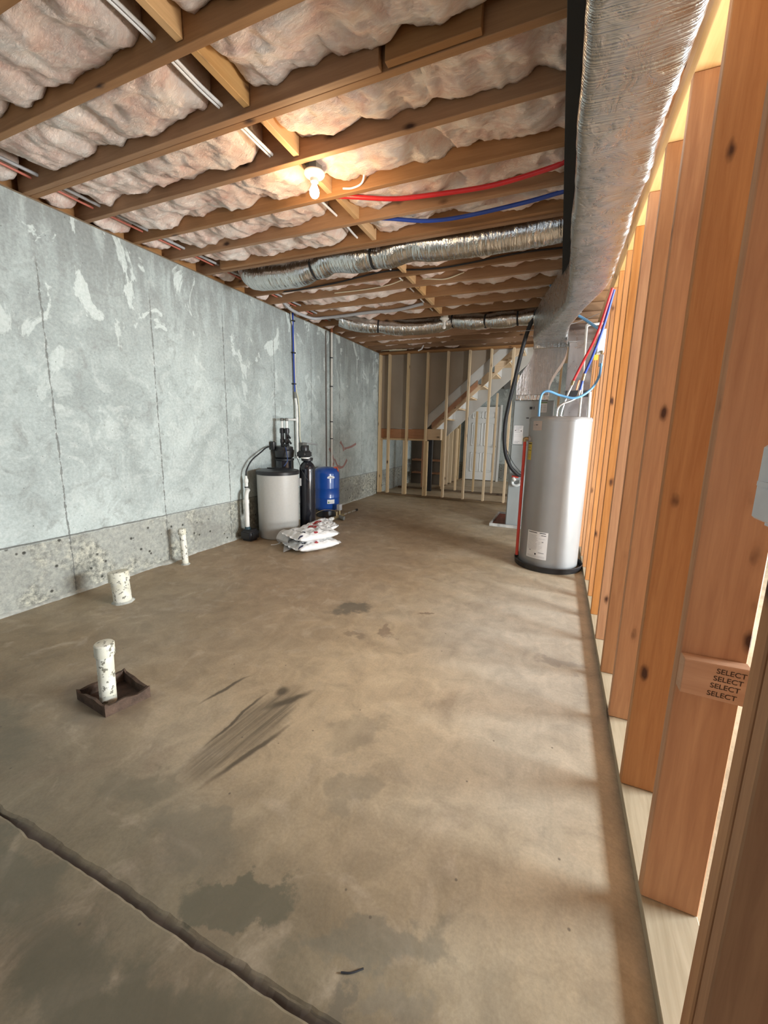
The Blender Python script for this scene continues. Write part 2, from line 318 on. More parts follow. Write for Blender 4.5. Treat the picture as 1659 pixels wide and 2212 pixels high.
M_BLACKGLOSS = simple('black_tank_glass', (0.010, 0.011, 0.016), 0.16, 0, 0.2, coat=0.5)
M_RUBBER = simple('black_rubber', (0.015, 0.015, 0.017), 0.6, 0, 0.2)
M_BLUE = simple('blue_enamel', (0.010, 0.075, 0.36), 0.28, 0, 0.05, coat=0.4)
M_REDPEX = simple('red_pex', (0.58, 0.025, 0.03), 0.35)
M_BLUEPEX = simple('blue_pex', (0.02, 0.06, 0.34), 0.35)
M_LBLUE = simple('pale_blue_pex', (0.16, 0.40, 0.68), 0.35)
M_REDPIPE = simple('red_discharge_pipe', (0.52, 0.05, 0.035), 0.4)
M_COPPER = simple('copper', (0.62, 0.26, 0.14), 0.35, 0.9, 0.25, 20)
M_BRASS = simple('brass_fitting', (0.42, 0.34, 0.20), 0.35, 0.8, 0.3, 30)
M_STEEL = simple('zinc_steel', (0.62, 0.62, 0.60), 0.35, 0.9, 0.1)
M_GREYPIPE = simple('grey_cable_jacket', (0.40, 0.40, 0.41), 0.4)
M_WHITECABLE = simple('white_cable_jacket', (0.82, 0.83, 0.84), 0.35)
M_CREAMCABLE = simple('cream_cable_jacket', (0.72, 0.66, 0.48), 0.4)
M_DKGREY = simple('dark_grey_box', (0.16, 0.16, 0.145), 0.5)
M_FURN = simple('grey_cabinet_paint', (0.36, 0.39, 0.39), 0.42, 0.1, 0.04, 6)
M_LABEL = simple('white_label', (0.80, 0.80, 0.80), 0.45, 0, 0.03)
M_PINKLABEL = simple('faded_label', (0.50, 0.42, 0.38), 0.5, 0, 0.05)
M_YELLOW = simple('yellow_label', (0.62, 0.47, 0.06), 0.45)
M_INK = simple('black_ink', (0.03, 0.03, 0.035), 0.6)
M_GREYINK = simple('grey_ink', (0.33, 0.33, 0.35), 0.6)
M_REDINK = simple('red_ink', (0.42, 0.04, 0.04), 0.55)
M_GREENINK = simple('green_ink', (0.18, 0.30, 0.12), 0.55)
M_STAMP = simple('brown_stamp_ink', (0.05, 0.025, 0.012), 0.8)
M_PORC = simple('white_porcelain', (0.82, 0.80, 0.74), 0.25)
M_BOXBLUE = simple('pale_blue_box', (0.70, 0.76, 0.82), 0.35)
M_DRYBACK = simple('drywall_paper_back', (0.33, 0.27, 0.205), 0.85, 0, 0.05, 3)
M_BOUNCE_PANEL = simple('brown_bounce_panel', (0.13, 0.075, 0.035), 0.8, 0, 0.2, 9)
M_WHITEPAINT = simple('white_paint', (0.78, 0.78, 0.75), 0.5, 0, 0.03, 3)
M_WHITEWALL = simple('white_wallboard', (0.80, 0.80, 0.78), 0.7, 0, 0.03, 3)
M_SKIRT = simple('grey_white_board', (0.56, 0.55, 0.52), 0.7, 0, 0.05, 3)
M_MORTAR = simple('pale_mortar', (0.44, 0.45, 0.41), 0.85, 0, 0.3, 20, 0.5)
M_DARK = simple('dark_closet_back', (0.10, 0.075, 0.05), 0.9, 0, 0.2, 2)
M_TRAYRED = simple('rusty_tray_inside', (0.20, 0.05, 0.03), 0.6, 0, 0.4, 9)
M_TRAY = simple('chipped_white_rim', (0.50, 0.50, 0.48), 0.55, 0, 0.3, 12)
M_SCRIB = simple('faded_red_marking_paint', (0.34, 0.20, 0.18), 0.9)

def make_heater():
    mt, nt, b = newmat('grey_heater_enamel'); v = coords(nt)
    L(nt, ramp(nt, noise_n(nt, v, 3, 3), [(0.3, (0.30, 0.305, 0.305)), (0.7, (0.335, 0.34, 0.34))]), b.inputs['Base Color'])
    b.inputs['Roughness'].default_value = 0.36; b.inputs['Metallic'].default_value = 0.2; b.inputs['Coat Weight'].default_value = 0.12; b.inputs['Coat Roughness'].default_value = 0.12
    return mt
M_HEATER = make_heater()

def make_bag():
    mt, nt, b = newmat('salt_bag_print'); tc = N(nt, 'ShaderNodeTexCoord'); P = tc.outputs['Object']
    v = coords(nt, rnd=True); col = ramp(nt, noise_n(nt, v, 6, 3), [(0.3, (0.74, 0.74, 0.73)), (0.7, (0.83, 0.83, 0.82))])
    def el(cx, cy, rx, ry, c, a=0.0, amt=1.0):
        nonlocal col
        col = mix(nt, math_n(nt, 'MULTIPLY', ellipse(nt, P, cx, cy, rx, ry, a, 0.9), amt), col, c)
    el(0.06, 0.05, 0.075, 0.042, (0.34, 0.025, 0.03)); el(0.06, 0.05, 0.04, 0.014, (0.62, 0.40, 0.36), 0.2)
    el(0.03, -0.03, 0.012, 0.06, (0.42, 0.28, 0.28), 0.25); el(0.105, -0.03, 0.007, 0.045, (0.4, 0.38, 0.4), 0.2)
    el(-0.10, 0.02, 0.018, 0.012, (0.05, 0.05, 0.07)); el(-0.115, 0.06, 0.006, 0.05, (0.4, 0.4, 0.42), 0.2)
    el(-0.18, 0.0, 0.005, 0.15, (0.2, 0.2, 0.22), 0.12); el(-0.165, -0.10, 0.03, 0.02, (0.04, 0.04, 0.06))
    el(0.2, -0.02, 0.02, 0.09, (0.62, 0.62, 0.62), 0.1, 0.8); el(0.14, -0.145, 0.10, 0.006, (0.3, 0.3, 0.3)); el(-0.03, -0.15, 0.028, 0.018, (0.4, 0.05, 0.06))
    el(-0.23, -0.155, 0.035, 0.012, (0.04, 0.04, 0.08))
    L(nt, col, b.inputs['Base Color']); b.inputs['Roughness'].default_value = 0.35
    bump(nt, b, noise_n(nt, v, 16, 4, 0.6, 1.0), 0.5, 0.012); return mt
M_BAG = make_bag()
M_BAGIN = simple('torn_bag_film', (0.60, 0.60, 0.60), 0.45, 0, 0.1, 10, 0.5)

def make_bulb(on):
    mt, nt, b = newmat('lit_bulb_glass' if on else 'frosted_bulb_glass')
    b.inputs['Base Color'].default_value = (0.9, 0.9, 0.88, 1); b.inputs['Roughness'].default_value = 0.2
    if on:
        b.inputs['Emission Color'].default_value = (1.0, 0.72, 0.38, 1); b.inputs['Emission Strength'].default_value = 60.0
    return mt

# ------------------------------------------------------------------ mesh helpers
def BM(): return bmesh.new()
def box(bm, x0, x1, y0, y1, z0, z1):
    vs = [bm.verts.new((x, y, z)) for x in (x0, x1) for y in (y0, y1) for z in (z0, z1)]
    for f in ((0,1,3,2), (4,6,7,5), (0,4,5,1), (2,3,7,6), (0,2,6,4), (1,5,7,3)): bm.faces.new([vs[i] for i in f])
    return vs
def bevel(bm, w=0.002, seg=1):
    bmesh.ops.recalc_face_normals(bm, faces=bm.faces)
    bmesh.ops.bevel(bm, geom=[e for e in bm.edges if e.is_manifold and e.calc_face_angle(0) > 0.6], offset=w, segments=seg, affect='EDGES', clamp_overlap=True)
def smooth_path(pts, n=8):
    P = [Vector(p) for p in pts]
    if len(P) < 3: return P
    Q = [2*P[0]-P[1]] + P + [2*P[-1]-P[-2]]; out = []
    for i in range(1, len(Q)-2):
        for k in range(n):
            t = k/n; a, b_, c, d = Q[i-1], Q[i], Q[i+1], Q[i+2]
            out.append(0.5*((2*b_) + (c-a)*t + (2*a-5*b_+4*c-d)*t*t + (3*b_-a-3*c+d)*t**3))
    out.append(P[-1]); return out
def tube(bm, pts, r, seg=10, n=8, cap=True, sm=True, rf=None):
    P = smooth_path(pts, n) if sm else [Vector(p) for p in pts]
    rings = []; T0 = None; U = None
    for i, p in enumerate(P):
        t = (P[min(i+1, len(P)-1)] - P[max(i-1, 0)]).normalized()
        if U is None:
            U = t.orthogonal().normalized()
        else:
            U = (U - t*U.dot(t)); U = U.normalized() if U.length > 1e-6 else t.orthogonal().normalized()
        V = t.cross(U); rr = r if rf is None else r*rf(i/(len(P)-1))
        rings.append([bm.verts.new(p + U*math.cos(2*PI*k/seg)*rr + V*math.sin(2*PI*k/seg)*rr) for k in range(seg)])
    for a, b_ in zip(rings, rings[1:]):
        for k in range(seg): bm.faces.new((a[k], a[(k+1) % seg], b_[(k+1) % seg], b_[k]))
    if cap: bm.faces.new(list(reversed(rings[0]))); bm.faces.new(rings[-1])
def lathe(bm, prof, c=(0, 0, 0), seg=40, cap=True):
    rings = []
    for (r, z) in prof:
        rings.append([bm.verts.new((c[0]+r*math.cos(2*PI*k/seg), c[1]+r*math.sin(2*PI*k/seg), c[2]+z)) for k in range(seg)])
    for a, b_ in zip(rings, rings[1:]):
        for k in range(seg): bm.faces.new((a[k], a[(k+1) % seg], b_[(k+1) % seg], b_[k]))
    if cap:
        bm.faces.new(list(reversed(rings[0]))); bm.faces.new(rings[-1])
def sections(bm, secs, cap=True):
    rings = [[bm.verts.new(p) for p in s] for s in secs]; n = len(rings[0])
    for a, b_ in zip(rings, rings[1:]):
        for k in range(n): bm.faces.new((a[k], a[(k+1) % n], b_[(k+1) % n], b_[k]))
    if cap: bm.faces.new(list(reversed(rings[0]))); bm.faces.new(rings[-1])
def wall_patch(bm, cx, cy, R, a0, a1, z0, z1, n=10):     # curved patch hugging an upright cylinder
    lo, hi = [], []
    for i in range(n+1):
        a = a0+(a1-a0)*i/n; p = (cx+R*math.cos(a), cy+R*math.sin(a))
        lo.append(bm.verts.new((p[0], p[1], z0))); hi.append(bm.verts.new((p[0], p[1], z1)))
    for i in range(n): bm.faces.new((lo[i], lo[i+1], hi[i+1], hi[i]))
def mk(name, bm, mat, parent=None, smooth=False, label=None, cat=None, group=None, kind=None, recenter=True, bev=0):
    if bev: bevel(bm, bev)
    bmesh.ops.recalc_face_normals(bm, faces=bm.faces)
    me = bpy.data.meshes.new(name)
    off = Vector((0, 0, 0))
    if parent is not None: off = Vector(parent['origin'])
    elif recenter and kind != 'structure':
        xs = [v.co for v in bm.verts]
        off = Vector(((min(v.x for v in xs)+max(v.x for v in xs))/2, (min(v.y for v in xs)+max(v.y for v in xs))/2, min(v.z for v in xs)))
    bmesh.ops.translate(bm, verts=bm.verts, vec=-off)
    if smooth:
        for f in bm.faces: f.smooth = True
    bm.to_mesh(me); bm.free()
    if smooth: me.set_sharp_from_angle(angle=math.radians(smooth if smooth is not True else 40))
    o = bpy.data.objects.new(name, me); COL.objects.link(o); me.materials.append(mat)
    if parent is not None: o.parent = parent; o['origin'] = tuple(off)
    else: o.location = off; o['origin'] = tuple(off)
    if label: o['label'] = label
    if cat: o['category'] = cat
    if group: o['group'] = group
    if kind: o['kind'] = kind
    return o
def thing(name, loc, label, cat, group=None):
    o = bpy.data.objects.new(name, None); COL.objects.link(o); o.location = loc; o['origin'] = tuple(loc); o.empty_display_size = 0.1
    o['label'] = label; o['category'] = cat
    if group: o['group'] = group
    return o
def struct(name, bm, mat, smooth=False): return mk(name, bm, mat, None, smooth, kind='structure')
def B(*a):
    bm = BM(); box(bm, *a); return bm
def T(pts, r, seg=10, **k):
    bm = BM(); tube(bm, pts, r, seg, **k); return bm
def LA(prof, c, seg=40, cap=True):
    bm = BM(); lathe(bm, prof, c, seg, cap); return bm
def text_mesh(name, body, size, mat, parent, mw, depth=0.0006, shear=0.0):
    cu = bpy.data.curves.new(name, 'FONT'); cu.body = body; cu.size = size; cu.extrude = depth; cu.align_x = 'LEFT'; cu.shear = shear
    to = bpy.data.objects.new(name+'_tmp', cu); COL.objects.link(to)
    bpy.context.view_layer.update()
    me = bpy.data.meshes.new_from_object(to.evaluated_get(bpy.context.evaluated_depsgraph_get()))
    bpy.data.objects.remove(to, do_unlink=True); bpy.data.curves.remove(cu)
    me.name = name; me.materials.clear(); me.materials.append(mat)
    off = Vector(parent['origin']); me.transform(Matrix.Translation(-off) @ mw)
    o = bpy.data.objects.new(name, me); COL.objects.link(o); o.parent = parent; o['origin'] = tuple(off); return o
ORD = ['first', 'second', 'third', 'fourth', 'fifth', 'sixth', 'seventh', 'eighth', 'ninth', 'tenth', 'eleventh', 'twelfth', 'thirteenth', 'fourteenth', 'fifteenth', 'sixteenth', 'seventeenth', 'eighteenth', 'nineteenth', 'twentieth', 'twenty-first', 'twenty-second']

# ================================================================== STRUCTURE
XW = -3.55; ZT = 2.915; ZJ = 2.93
def make_floor():
    bm = BM(); xs = [-3.75] + [-3.55+0.02*i for i in range(int(3.9/0.02)+1)] + [1.5, 4.4]
    rows = []
    def jit(x, s): return 0.006*noise.noise(Vector((x*5, s, 0))) + 0.0055*noise.noise(Vector((x*16, s*3, 1))) + 0.003*noise.noise(Vector((x*45, s*3, 1)))
    for x in xs:
        g0 = 0.573 + 0.012*(x+1.7) + jit(x, 0.3); g1 = 0.595 + 0.012*(x+1.7) + jit(x, 5.1)
        c = -0.004 + 0.003*noise.noise(Vector((x*9, 7, 0)))
        rows.append([bm.verts.new(p) for p in ((x, -2.6, 0), (x, g0-0.006, 0), (x, g0, -0.004), (x, g0+0.003, -0.010+c), (x, g1-0.004, -0.009-c), (x, g1, -0.003), (x, g1+0.006, 0), (x, 12.2, 0))])
    for a, b_ in zip(rows, rows[1:]):
        for k in range(7): bm.faces.new((a[k], b_[k], b_[k+1], a[k+1]))
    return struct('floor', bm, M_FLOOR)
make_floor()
def make_wall_left():
    bm = BM()
    box(bm, XW-0.22, XW-0.004, -2.6, 12.2, 0.487, ZT)
    box(bm, XW-0.22, XW+0.006, -2.6, 1.86, -0.05, 0.487)
    box(bm, XW-0.22, XW+0.003, 1.862, 2.735, -0.05, 0.488)
    box(bm, XW-0.22, XW-0.016, 2.735, 12.2, -0.05, 0.484)
    o = struct('wall_left', bm, M_WALL)
    for pts in ([(5.83, 1.05), (5.93, 0.92), (5.98, 0.80), (5.9, 0.72)], [(6.0, 0.86), (6.12, 0.72), (6.3, 0.70), (6.45, 0.82)], [(6.2, 1.15), (6.3, 1.06), (6.32, 0.98)], [(6.35, 1.02), (6.6, 1.05), (6.8, 1.10)]):
        b_ = BM(); P = smooth_path([(XW, y, z) for y, z in pts], 6); l = []
        for i, p in enumerate(P):
            t = (P[min(i+1, len(P)-1)]-P[max(i-1, 0)]).normalized(); n = Vector((0, -t.z, t.y))*(0.022+0.016*noise.noise(p*9))
            l.append((b_.verts.new(p+n+Vector((-0.0025, 0, 0))), b_.verts.new(p-n+Vector((-0.0025, 0, 0)))))
        for a, c in zip(l, l[1:]): b_.faces.new((a[0], a[1], c[1], c[0]))
        mk('paint_scribble', b_, M_SCRIB, o)
make_wall_left()
def mortar():
    bm = BM(); rows = []
    n = 260
    for i in range(n+1):
        y = -1 + (8.6)*i/n; ww = 0.024+0.016*noise.noise(Vector((y*5, 0, 0)))+0.008*noise.noise(Vector((y*22, 3, 0))); hh = 0.016+0.010*noise.noise(Vector((y*4, 9, 0)))
        if 2.62 < y < 2.9: ww += 0.03
        b0 = XW+0.004 if y < 2.74 else XW-0.018
        rows.append([bm.verts.new(p) for p in ((b0-0.01, y, hh+0.01), (b0+ww*0.4, y, hh), (b0+ww*0.85, y, hh*0.45), (b0+ww*1.2, y, -0.002))])
    for a, b_ in zip(rows, rows[1:]):
        for k in range(3): bm.faces.new((a[k], b_[k], b_[k+1], a[k+1]))
    struct('baseboard_left', bm, M_MORTAR, True)
mortar()
struct('ceiling', B(-3.75, 4.4, -2.6, 12.2, 3.168, 3.2), W_SUB)
def rwall():
    bm = BM()
    for b_ in ((-2.6, 1.5, 0, 3.17), (3.35, 4.5, 0, 3.17), (6.1, 7.85, 0, 3.17), (4.5, 6.1, 2.1, 3.17), (9.95, 12.2, 0, 3.17), (1.5, 3.35, 2.1, 3.17), (1.5, 3.35, 0, 0.08), (1.5, 3.35, 0.8, 1.42), (7.85, 9.95, 0, 1.0), (7.85, 9.95, 2.2, 3.17)):
        box(bm, 4.2, 4.36, b_[0], b_[1], b_[2], b_[3])
    struct('wall_right', bm, M_WHITEWALL)
rwall()
def fwall():
    bm = BM(); box(bm, -3.6, -2.95, -2.62, -2.5, 0, 3.17); box(bm, -0.25, 4.3, -2.62, -2.5, 0, 3.17); box(bm, -2.95, -0.25, -2.62, -2.5, 2.35, 3.17); box(bm, -2.95, -0.25, -2.62, -2.5, 0, 0.35)
    struct('wall_front', bm, M_WHITEWALL)
fwall()
struct('wall_bounce_blocker', B(0.56, 4.2, 0.40, 0.50, 0, 3.165), M_BOUNCE_PANEL)  # unseen panel added to block bounce light and keep the near studs brown
struct('wall_back', B(-3.6, 4.4, 11.62, 11.9, 0, 3.17), M_WALL)
struct('wall_partition', B(0.62, 4.2, 7.95, 8.06, 0, 3.17), M_WHITEWALL)

# white six-panel door against the back wall
def door():
    t = bpy.data.objects.new('door_1', None); COL.objects.link(t); t['origin'] = (-2.0, 11.5, 0); t.location = (-2.0, 11.5, 0); t['kind'] = 'structure'
    bm = BM(); x0, x1, z1, y = -2.40, -1.54, 2.06, 11.44
    box(bm, x0, x1, y, y+0.035, 0.02, z1); mk('door_leaf', bm, M_WHITEPAINT, t, bev=0.003)
    wd = x1-x0
    for (u0, u1) in ((0.13, 0.46), (0.54, 0.87)):
        for (a, b_) in ((0.25, 0.80), (0.98, 1.62), (1.74, 1.93)):
            bm = BM(); X0, X1 = x0+wd*u0, x0+wd*u1
            for q in ((X0, X0+0.022, a, b_), (X1-0.022, X1, a, b_), (X0, X1, a, a+0.022), (X0, X1, b_-0.022, b_)): box(bm, q[0], q[1], y-0.016, y+0.002, q[2], q[3])
            box(bm, X0+0.05, X1-0.05, y-0.012, y+0.002, a+0.05, b_-0.05); mk('door_panel', bm, M_WHITEPAINT, t, bev=0.005)
    bm = BM(); lathe(bm, [(0.012, 0), (0.012, 0.03), (0.028, 0.04), (0.03, 0.055), (0.015, 0.07)], seg=16); bmesh.ops.rotate(bm, verts=bm.verts, matrix=Matrix.Rotation(PI/2, 3, 'X')); bmesh.ops.translate(bm, verts=bm.verts, vec=(x1-0.07, y, 0.98))
    mk('door_knob', bm, M_BRASS, t, True)
    bm = BM(); box(bm, x0-0.06, x0-0.015, y-0.03, y+0.1, 0, z1+0.05); box(bm, x1+0.005, x1+0.05, y-0.03, y+0.1, 0, z1+0.05); mk('door_frame', bm, M_WHITEPAINT, t)
    for z in (0.3, 1.05, 1.78):
        mk('hinge', B(x0-0.018, x0+0.004, y-0.012, y, z, z+0.09), M_STEEL, t)
door()

# ================================================================== RIGHT STUD WALL
SX0, SX1 = 0.342, 0.482; ZTP = 2.70
RS = [0.745, 0.792, 1.18, 1.596, 2.003, 2.393, 2.80, 3.197, 3.569, 3.97, 4.37, 4.77, 5.17, 5.57, 5.97, 6.37, 6.77, 7.17, 7.57]
NOTE = {0: 'orange-brown wall stud nearest the camera at the right edge, its wide face in deep shade',
        1: 'wall stud doubled tight behind the nearest one at the right edge, beside the bright slit',
        2: 'broad knotty wall stud behind the stamped SELECT scrap block',
        3: 'wall stud just left of the broad stud carrying the stamped scrap block'}
def studs_right():
    for i, y in enumerate(RS):
        dx = random.uniform(-0.003, 0.003) if i > 3 else 0
        bm = B(SX0+dx, SX1+dx, y, y+0.0375, 0.0385, ZTP)
        lab = NOTE.get(i) or ('orange fir stud in the right-hand stud wall, %s behind the stamped-block stud' % ORD[i-3])
        mk('wall_stud', bm, W_STUD, label=lab, cat='stud', group='studs of the right-hand wall', bev=0.003)
    mk('bottom_plate', B(SX0, SX1, 0.3, 7.75, 0.0005, 0.038), W_PLATE, label='pale pine bottom plate under the right-hand stud wall', cat='plate', bev=0.002)
    mk('top_plate', B(SX0, SX1, -0.6, 7.75, ZTP+0.077, ZTP+0.155), W_BLOCK, label='upper member of the doubled top plate beside the foil duct', cat='plate', bev=0.002)
    mk('top_plate', B(SX0-0.001, SX1, -0.6, 7.75, ZTP+0.0005, ZTP+0.076), W_BLOCK, label='light wood top plate over the right-hand studs beside the foil duct', cat='plate', bev=0.002)
studs_right()
def select_block():
    t = thing('scrap_block', (0.415, 1.16, 0.727), 'short scrap block stamped SELECT four times, fixed across a broad stud', 'block')
    bm = BM(); x0, x1 = 0.343, 0.482
    secs = []
    for x, zt, zb in ((x0, 0.826, 0.734), (x1, 0.828, 0.730)):
        secs.append([(x, 1.142, zb), (x, 1.179, zb), (x, 1.179, zt), (x, 1.142, zt)])
    sections(bm, secs); mk('block_body', bm, W_BLOCKX, t, bev=0.002)
    for k, z in enumerate((0.805, 0.785, 0.765, 0.743)):
        mw = Matrix.Translation((0.410-0.004*k, 1.1415, z)) @ Matrix.Rotation(PI/2, 4, 'X') @ Matrix.Rotation(-0.03, 4, 'Z')
        text_mesh('stamp_text', 'SELECT', 0.0185, M_STAMP, t, mw, 0.0004)
W_BLOCKX = wood('scrap_lumber', 'X', (0.42, 0.215, 0.105), (0.53, 0.30, 0.165), kscale=9)
select_block()
def wbox():
    t = thing('outlet_box', (0.37, 0.86, 1.30), 'pale blue-white plastic electrical box nailed to the nearest double stud', 'electrical box')
    bm = BM(); box(bm, 0.333, 0.40, 0.832, 0.905, 1.238, 1.368); bm.faces.ensure_lookup_table()
    mk('box_shell', bm, M_BOXBLUE, t, bev=0.004)
    mk('nail_tab', B(0.328, 0.336, 0.85, 0.89, 1.298, 1.306), M_BOXBLUE, t)
    mk('nail_tab', B(0.345, 0.36, 0.84, 0.88, 1.230, 1.239), M_BOXBLUE, t)
wbox()

# ================================================================== CEILING FRAMING
JY = [0.33, 0.72, 1.10, 1.49, 1.905, 2.257, 2.65, 3.014, 3.411, 3.80, 4.12, 4.44, 4.83, 5.22, 5.61, 6.0, 6.38, 6.77, 7.15, 7.54, 7.93]   # far lower edges
JNAME = []
for i in range(len(JY)): JNAME.append(ORD[i])
def joist_label(i): return 'overhead floor joist, %s in view from the near end of the ceiling' % ORD[i-2] if i > 1 else 'overhead floor joist above the camera, nearer than the first in view'
def joists():
    for i, y in enumerate(JY):
        x1 = 0.30 if True else 0
        bm = B(XW-0.118, 4.1, y-0.038, y, ZJ, ZJ+0.235)
        lab = joist_label(i)
        if i == 4: lab = 'far member of the doubled floor joist in front of the lit bulb'
        if i == 8: lab = 'near-side joist right against the nearer flexible foil duct'
        mk('floor_joist', bm, W_JOIST, label=lab, cat='joist', group='floor joists overhead', bev=0.002)
    # doubled members
    bm = B(XW-0.05, -0.86, 1.905-0.079, 1.905-0.0415, ZJ-0.002, ZJ+0.232); mk('sister_joist', bm, W_JOIST, label='near member sistered to the doubled joist in front of the lit bulb', cat='joist', bev=0.002)
    bm = B(-0.83, -0.42, 1.905-0.079, 1.905-0.0415, ZJ+0.004, ZJ+0.20); mk('sister_joist', bm, W_JOIST, label='short scab board past the end of the doubled joist, toward the foil duct', cat='joist', bev=0.002)
    bm = B(-3.3, 0.0, 3.411-0.079, 3.411-0.0415, ZJ+0.012, ZJ+0.232); mk('sister_joist', bm, W_JOIST, label='board sistered along the joist beside the nearer flexible foil duct', cat='joist', bev=0.002)
    mk('sill_plate', B(XW-0.16, XW-0.012, -2.6, 12.2, ZT+0.0005, ZJ-0.0005), W_PLATEX, label='dark sill plate on top of the concrete wall under the joists', cat='plate')
mk('rim_board', B(XW-0.16, XW-0.12, -2.6, 12.2, ZJ, 3.166), W_JOIST_Y, label='rim board closing the joist ends above the concrete wall', cat='board')
def black_strip():  # near-black flanged strip along the left edge of the duct
    t = thing('black_strip', (-0.09, 2.5, 2.80), 'black flanged strip under the joists along the left edge of the foil duct', 'beam')
    mk('bottom_flange', B(-0.102, -0.044, -0.6, 5.35, 2.800, 2.812), M_STRIP, t, bev=0.002); mk('top_flange', B(-0.102, -0.044, -0.6, 5.35, 2.917, ZJ-0.001), M_STRIP, t, bev=0.002)
    mk('web', B(-0.076, -0.069, -0.6, 5.35, 2.812, 2.917), M_STRIP, t)
M_STRIP = simple('near_black_strip', (0.012, 0.011, 0.010), 0.7)
black_strip()
joists()
FLEXBAY = (8, 14)
BAYS = []
for i in range(len(JY)-1):
    a, b_ = JY[i], JY[i+1]-0.038
    if i == 3: b_ = 1.905-0.080
    if i == 7: b_ = 3.411-0.080
    BAYS.append((i, a, b_))
BAYS = BAYS[1:]
def batt(x0, x1, y0, y1, zb, seed, label, group, sag=1.0, res=0.016):
    bm = BM(); nx = max(4, int((x1-x0)/res)); ny = max(8, int((y1-y0)/res)); y0 += 0.002; y1 -= 0.002
    off = Vector((seed*13.7, seed*5.3, seed*2.1)); rows = []
    for i in range(nx+1):
        u = i/nx; row = []; x = x0+(x1-x0)*u
        eu = min(u, 1-u)*(x1-x0)
        for j in range(ny+1):
            v = j/ny; y = y0+(y1-y0)*v; q = 2*v-1
            p = Vector((x, y, 0))
            wx = x + 0.10*noise.noise(p*2.5+off)
            pil = abs(math.sin(PI*(wx*2.3+seed*0.37)+1.3*noise.noise(p*1.6+off+Vector((3, 0, 0)))))     # quilted pillows
            n1 = noise.noise(p*4.0+off); n2 = noise.noise(p*9.0+off*1.3); n3 = noise.noise(p*24+off)
            rid = 1-abs(noise.noise(Vector((x*7, y*3.5, 0))+off*0.7))*2.0
            n4 = noise.noise(p*48+off)
            z = zb - 0.034*(pil**0.5)*sag + 0.046*n1*sag + 0.026*n2 + 0.013*n3 + 0.006*n4 - 0.016*rid
            z += 0.022*(abs(q)**4) + 0.020*q*sag            # a bit fuller on the near edge, tucked at the far joist
            hole = noise.noise(p*3.1+off*2.2)
            if hole > 0.40: z += (hole-0.40)*0.35
            z += 0.09*math.exp(-eu/0.035)
            z = max(z, ZJ+0.004); row.append(bm.verts.new((x, y, min(z, 3.16))))
        rows.append(row)
    for a, b_ in zip(rows, rows[1:]):
        for k in range(ny): bm.faces.new((a[k], a[k+1], b_[k+1], b_[k]))
    # close up to the subfloor so that the batt is solid
    edge = [r[0] for r in rows] + rows[-1][1:] + [r[-1] for r in reversed(rows[:-1])] + list(reversed(rows[0][1:-1]))
    top = [bm.verts.new((v.co.x, v.co.y, 3.165)) for v in edge]; n = len(edge)
    for k in range(n): bm.faces.new((edge[k], edge[(k+1) % n], top[(k+1) % n], top[k]))
    bm.faces.new(top)
    return mk('insulation_batt', bm, M_INS, smooth=180, label=label, cat='insulation', group=group)
def bayname(i):
    if i < 2: return 'in front of the first joist'
    return 'behind the %s joist' % ORD[i-2]
def insulation():
    for (i, a, b_) in BAYS:
        far = a > 4.0; zb = 2.995 if not far else 3.01
        res = 0.016 if not far else 0.024
        if i in FLEXBAY: zb = 3.125
        batt(-3.30, -1.81 if i != 5 else -1.66, a, b_, zb, i*2.0+3, 'pink fiberglass batt on the concrete-wall side, in the bay %s' % bayname(i), 'insulation batts on the concrete-wall side', 1.0, res)
        batt(-1.57, 0.30, a, b_, zb+0.005, i*2.0+4.1, 'pink fiberglass batt on the foil-duct side, in the bay %s' % bayname(i), 'insulation batts on the foil-duct side', 0.75, res)
        if a > 0.9 and a < 7:
            batt(XW-0.10, -3.465, a+0.004, b_-0.01-0.05*random.random(), 2.975, i*1.7+40, 'small pink insulation tuft tucked over the concrete wall, in the bay %s' % bayname(i), 'insulation tufts over the concrete wall', 0.5, 0.014)
insulation()
def blocking():
    xs = {2: -1.615, 3: -1.60, 4: -1.585, 5: -1.60, 6: -1.58, 7: -1.60, 9: -1.61, 10: -1.62, 11: -1.63, 12: -1.64, 13: -1.65, 1: -1.615}
    for (i, a, b_) in BAYS:
        if i not in xs: continue
        x = xs[i]; bm = B(x, x+0.038, a+0.001, b_-0.001, ZJ+0.02, ZJ+0.232)
        mk('blocking', bm, W_BLOCK, label='light wood blocking beside the white cable, in the bay %s' % bayname(i), cat='blocking', group='blocking between the joists', bev=0.002)
blocking()
